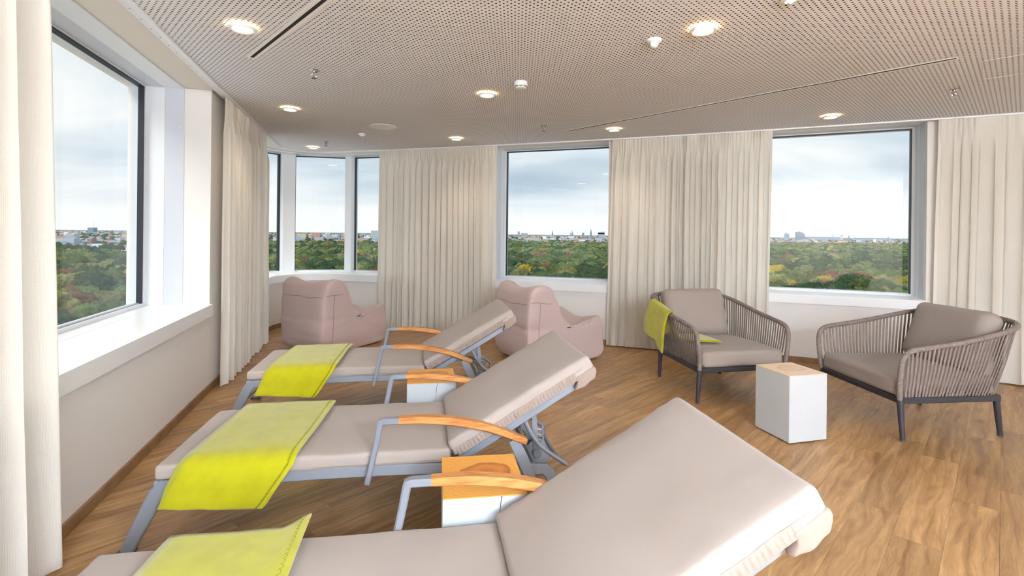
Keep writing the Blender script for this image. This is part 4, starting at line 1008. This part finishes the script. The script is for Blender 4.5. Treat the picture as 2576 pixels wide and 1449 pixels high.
# landmarks that can be picked out on the skyline, each at its bearing and distance
def tower_block(name, label, b, y, w, d, ztop, mk, bands=0, cat='building', extra=None, rot=0):
    x = b*y; root = empty(name, (x, y, ZG), rot); tag(root, label, cat); h = ztop-ZG
    mb = MB(); mb.box((0, 0, h/2), (w, d, h)); mb.build('block', B[mk], root, smooth=False)
    if extra: extra(root, w, d, h)
    for k in range(bands):
        mb = MB(); mb.box((0, -d/2-.15, h*(.12+.8*(k+.5)/bands)), (w*.94, .4, h*.8/bands*.42)); mb.build('window_band', B['slate'], root, smooth=False)
    return root
def spire(name, label, b, y, ztop, w=12, mk='slate', body=None, twin=None):
    root = empty(name, (b*y, y, ZG)); tag(root, label, 'church'); h = ztop-ZG
    for dx_ in ((0,) if not twin else (0, twin)):
        k = 1 if dx_ == 0 else .9
        mb = MB(); mb.box((dx_, 0, h*.28*k), (w, w, h*.56*k)); mb.build('tower', B['brick' if mk == 'brick' else 'slate'], root, smooth=False)
        mb = MB(); mb.lathe([(w*.62, h*.555*k), (w*.44, h*.62*k), (w*.16, h*.8*k), (.25, h*k)], 8, (dx_, 0, 0)); mb.build('steeple', B['copper' if mk == 'copper' else 'slate'], root, smooth=False)
    if body:
        l, hh = body; mb = MB(); mb.box((l/2, 8, hh*.35), (l, 18, hh*.7)); mb.build('nave', B['brick'], root, smooth=False)
        mb = MB(); mb.add([(0, -2, hh*.7), (l, -2, hh*.7), (l, 18, hh*.7), (0, 18, hh*.7), (0, 8, hh*1.15), (l, 8, hh*1.15)], [(0, 1, 5, 4), (2, 3, 4, 5), (1, 2, 5), (3, 0, 4), (0, 3, 2, 1)]); mb.build('roof', B['roof'], root, smooth=False)
E_ = lambda e, y: 1.4+e*y
spire('church', 'slim single church spire left of centre in the middle window', .0802, 5200, E_(.0098, 5200), 14)
spire('church', 'pair of church spires on the skyline in the middle window', .1200, 5200, E_(.0096, 5200), 13, twin=-18)
spire('church', 'tallest church tower on the skyline in the middle window', .1563, 5600, E_(.0135, 5600), 20, 'copper')
def wavy(root, w, d, h):
    mb = MB(); n_ = 12; top = [(-w/2+w*i/n_, h+6+9*math.cos(i*1.5)*.5+8*i/n_) for i in range(n_+1)]
    vs = [(x, s_*d/2, z) for s_ in (-1, 1) for x, z in top]+[(x, s_*d/2, h*.8) for s_ in (-1, 1) for x, z in top]; m_ = n_+1; fs = []
    for i in range(n_): fs += [(i, i+1, m_+i+1, m_+i), (2*m_+i, 2*m_+i+1, i+1, i), (3*m_+i, m_+i, m_+i+1, 3*m_+i+1)]
    fs += [(0, m_, 3*m_, 2*m_), (n_, 2*m_+n_, 3*m_+n_, m_+n_)]; mb.add(vs, fs); mb.build('glass_crown', B['blue'], root, smooth=False)
tower_block('concert_hall', 'broad blue-grey hall with wavy roof at the right of the middle window', .1768, 5600, 68, 40, E_(.0035, 5600), 'blue', 0, extra=wavy)
tower_block('office_tower', 'small square tower between the churches in the middle window', .1409, 5000, 20, 20, E_(.0034, 5000), 'slate', 3)
tower_block('office_block', 'tall grey block at the left end of the middle window skyline', .0133, 4800, 20, 20, E_(.0046, 4800), 'blue', 4)
tower_block('slab_block', 'long low grey block on the left skyline in the middle window', .0245, 4800, 62, 20, E_(.0016, 4800), 'grey', 3)
tower_block('brick_tower', 'square red brick tower above the woods in the middle window', .0180, 1800, 7, 7, E_(-.0098, 1800), 'brick', 2)
def step(root, w, d, h):
    mb = MB(); mb.box((w*.62, 2, h*.44), (w*.55, d*.9, h*.88)); mb.build('lower_block', B['slate'], root, smooth=False)
    mb = MB(); mb.box((0, 0, h+2.5), (w*.45, d*.6, 5)); mb.build('roof_house', B['slate'], root, smooth=False)
tower_block('hospital_tower', 'big dark high-rise on the skyline in the right window', .5685, 3900, 46, 24, E_(.0092, 3900), 'slate', 7, extra=step)
tower_block('round_block', 'rounded dark building left of the big high-rise in the right window', .5441, 5600, 42, 30, E_(.0056, 5600), 'blue', 3, extra=lambda r_, w, d, h: MB.lathe(q_ := MB(), [(w*.42, h-.5), (w*.36, h+6), (w*.16, h+11), (0, h+12)], 16) or q_.build('dome', B['slate'], r_))
spire('church', 'short dark spire in the middle of the right window skyline', .6352, 5600, E_(.0068, 5600), 14)
spire('church', 'tall thin spire standing nearer in the right window', .6673, 3600, E_(.0106, 3600), 10)
spire('church', 'small spire at the right end of the right window skyline', .7455, 4600, E_(.0042, 4600), 12)
tower_block('office_tower', 'pale square tower between two spires in the right window', .6525, 5600, 24, 20, E_(.0062, 5600), 'pale', 4)
tower_block('slab_block', 'very long pale slab block under the right window skyline', .614, 5600, 400, 22, E_(.0006, 5600), 'blue', 2)
tower_block('slab_block', 'second long pale slab block right of the tall thin spire', .712, 5600, 420, 22, E_(-.0004, 5600), 'blue', 2)
for lb, b, w in (('leftmost white tower block in the round corner window', -.389, 11), ('middle white tower block in the round corner window', -.367, 9), ('slim right white tower block in the round corner window', -.3615, 6)):
    tower_block('tower_block', lb, b, 2500, w, 12, E_(-.0022, 2500), 'white', 6)
spire('church', 'red roofed brick church in the round corner window', -.3965, 1950, E_(-.0066, 1950), 9, 'brick', body=(32, 36))
tower_block('dark_tower', 'dark brick tower right of the red church in the corner window', -.3417, 1800, 8.5, 9, E_(-.0062, 1800), 'slate', 3)
tower_block('apartment_tower', 'wide pale apartment tower at the right of the corner window', -.2712, 2700, 38, 20, E_(.0038, 2700), 'pale', 8)
tower_block('slab_block', 'brown slab block below the pale apartment tower in the corner window', -.268, 2000, 34, 14, E_(-.0122, 2000), 'grey', 4)
def mast(root, w, d, h):
    mb = MB(); mb.tube([(w*.2, 0, h), (w*.2, 0, h+70)], [.9, .35], 6); mb.build('mast', B['grey'], root)
tower_block('water_tower', 'pale green concrete tower with a mast in the large left window', -.8311, 4300, 52, 40, E_(.0034, 4300), 'copper', 3, extra=mast)
# flat white and brick halls at the edge of the woods, left window
for nm, lb, b, y, w, h, mk in (
    ('flat_hall', 'long white hall with ribbon windows, left window', -.826, 1420, 88, 12, 'white'), ('brick_hall', 'brick hall in front of the long white hall, left window', -.829, 1330, 18, 10, 'brick'),
    ('white_house', 'white house row at the curtain edge, left window', -.893, 1330, 34, 9, 'white'), ('brick_house', 'dark brick house beside the white row, left window', -.872, 1310, 20, 10, 'brick'),
    ('low_hall', 'low grey roofed hall right of the brick hall, left window', -.795, 1240, 60, 7, 'pale'), ('brick_row', 'long low brick row at the edge of the woods, left window', -.862, 1180, 52, 8, 'brick'),
    ('white_cube', 'white cube house at the edge of the woods, left window', -.822, 1160, 22, 10, 'white'), ('grey_row', 'long grey row right of the halls, left window', -.768, 1330, 44, 9, 'grey'),
    ('white_villa', 'white villa by the window frame, left window', -.756, 1560, 18, 18, 'white'), ('slate_hall', 'dark flat hall behind the white hall, left window', -.80, 1560, 40, 11, 'slate')):
    y *= .70; w *= .70; h *= .72
    root = empty(nm, (b*y, y, ZG), .62); tag(root, lb, 'building')
    mb = MB(); mb.box((0, 0, h/2), (w, 16, h)); mb.build('walls', B[mk], root, smooth=False)
    mb = MB(); mb.box((0, 0, h+.4), (w+1, 17, .8)); mb.build('roof', B['white' if mk != 'white' else 'pale'], root, smooth=False)
    for k in range(max(3, int(w/7))):
        n_ = max(3, int(w/7)); mb = MB(); mb.box((-w/2+w*(k+.5)/n_, -8.05, h*.55), (w/n_*.6, .3, h*.3)); mb.build('window', B['slate'], root, smooth=False)
# arched bridge at the curtain edge
root = empty('arch_bridge', (-.895*1000, 1000, ZG), .35); tag(root, 'light blue steel arch bridge beside the left curtain edge', 'bridge')
for sy in (-5, 5):
    mb = MB(); mb.tube([(31*math.cos(math.pi*k/20), sy, 3+17*math.sin(math.pi*k/20)) for k in range(21)], .7, 6); mb.build('arch', B['copper'], root)
    for k in range(1, 10):
        x = -31+6.2*k; mb = MB(); mb.tube([(x, sy, 4), (x, sy, 3+17*math.sqrt(max(0, 1-(x/31)**2)))], .25, 5); mb.build('hanger', B['copper'], root)
mb = MB(); mb.box((0, 0, 3.5), (72, 12, 1.6)); mb.build('deck', B['grey'], root, smooth=False)
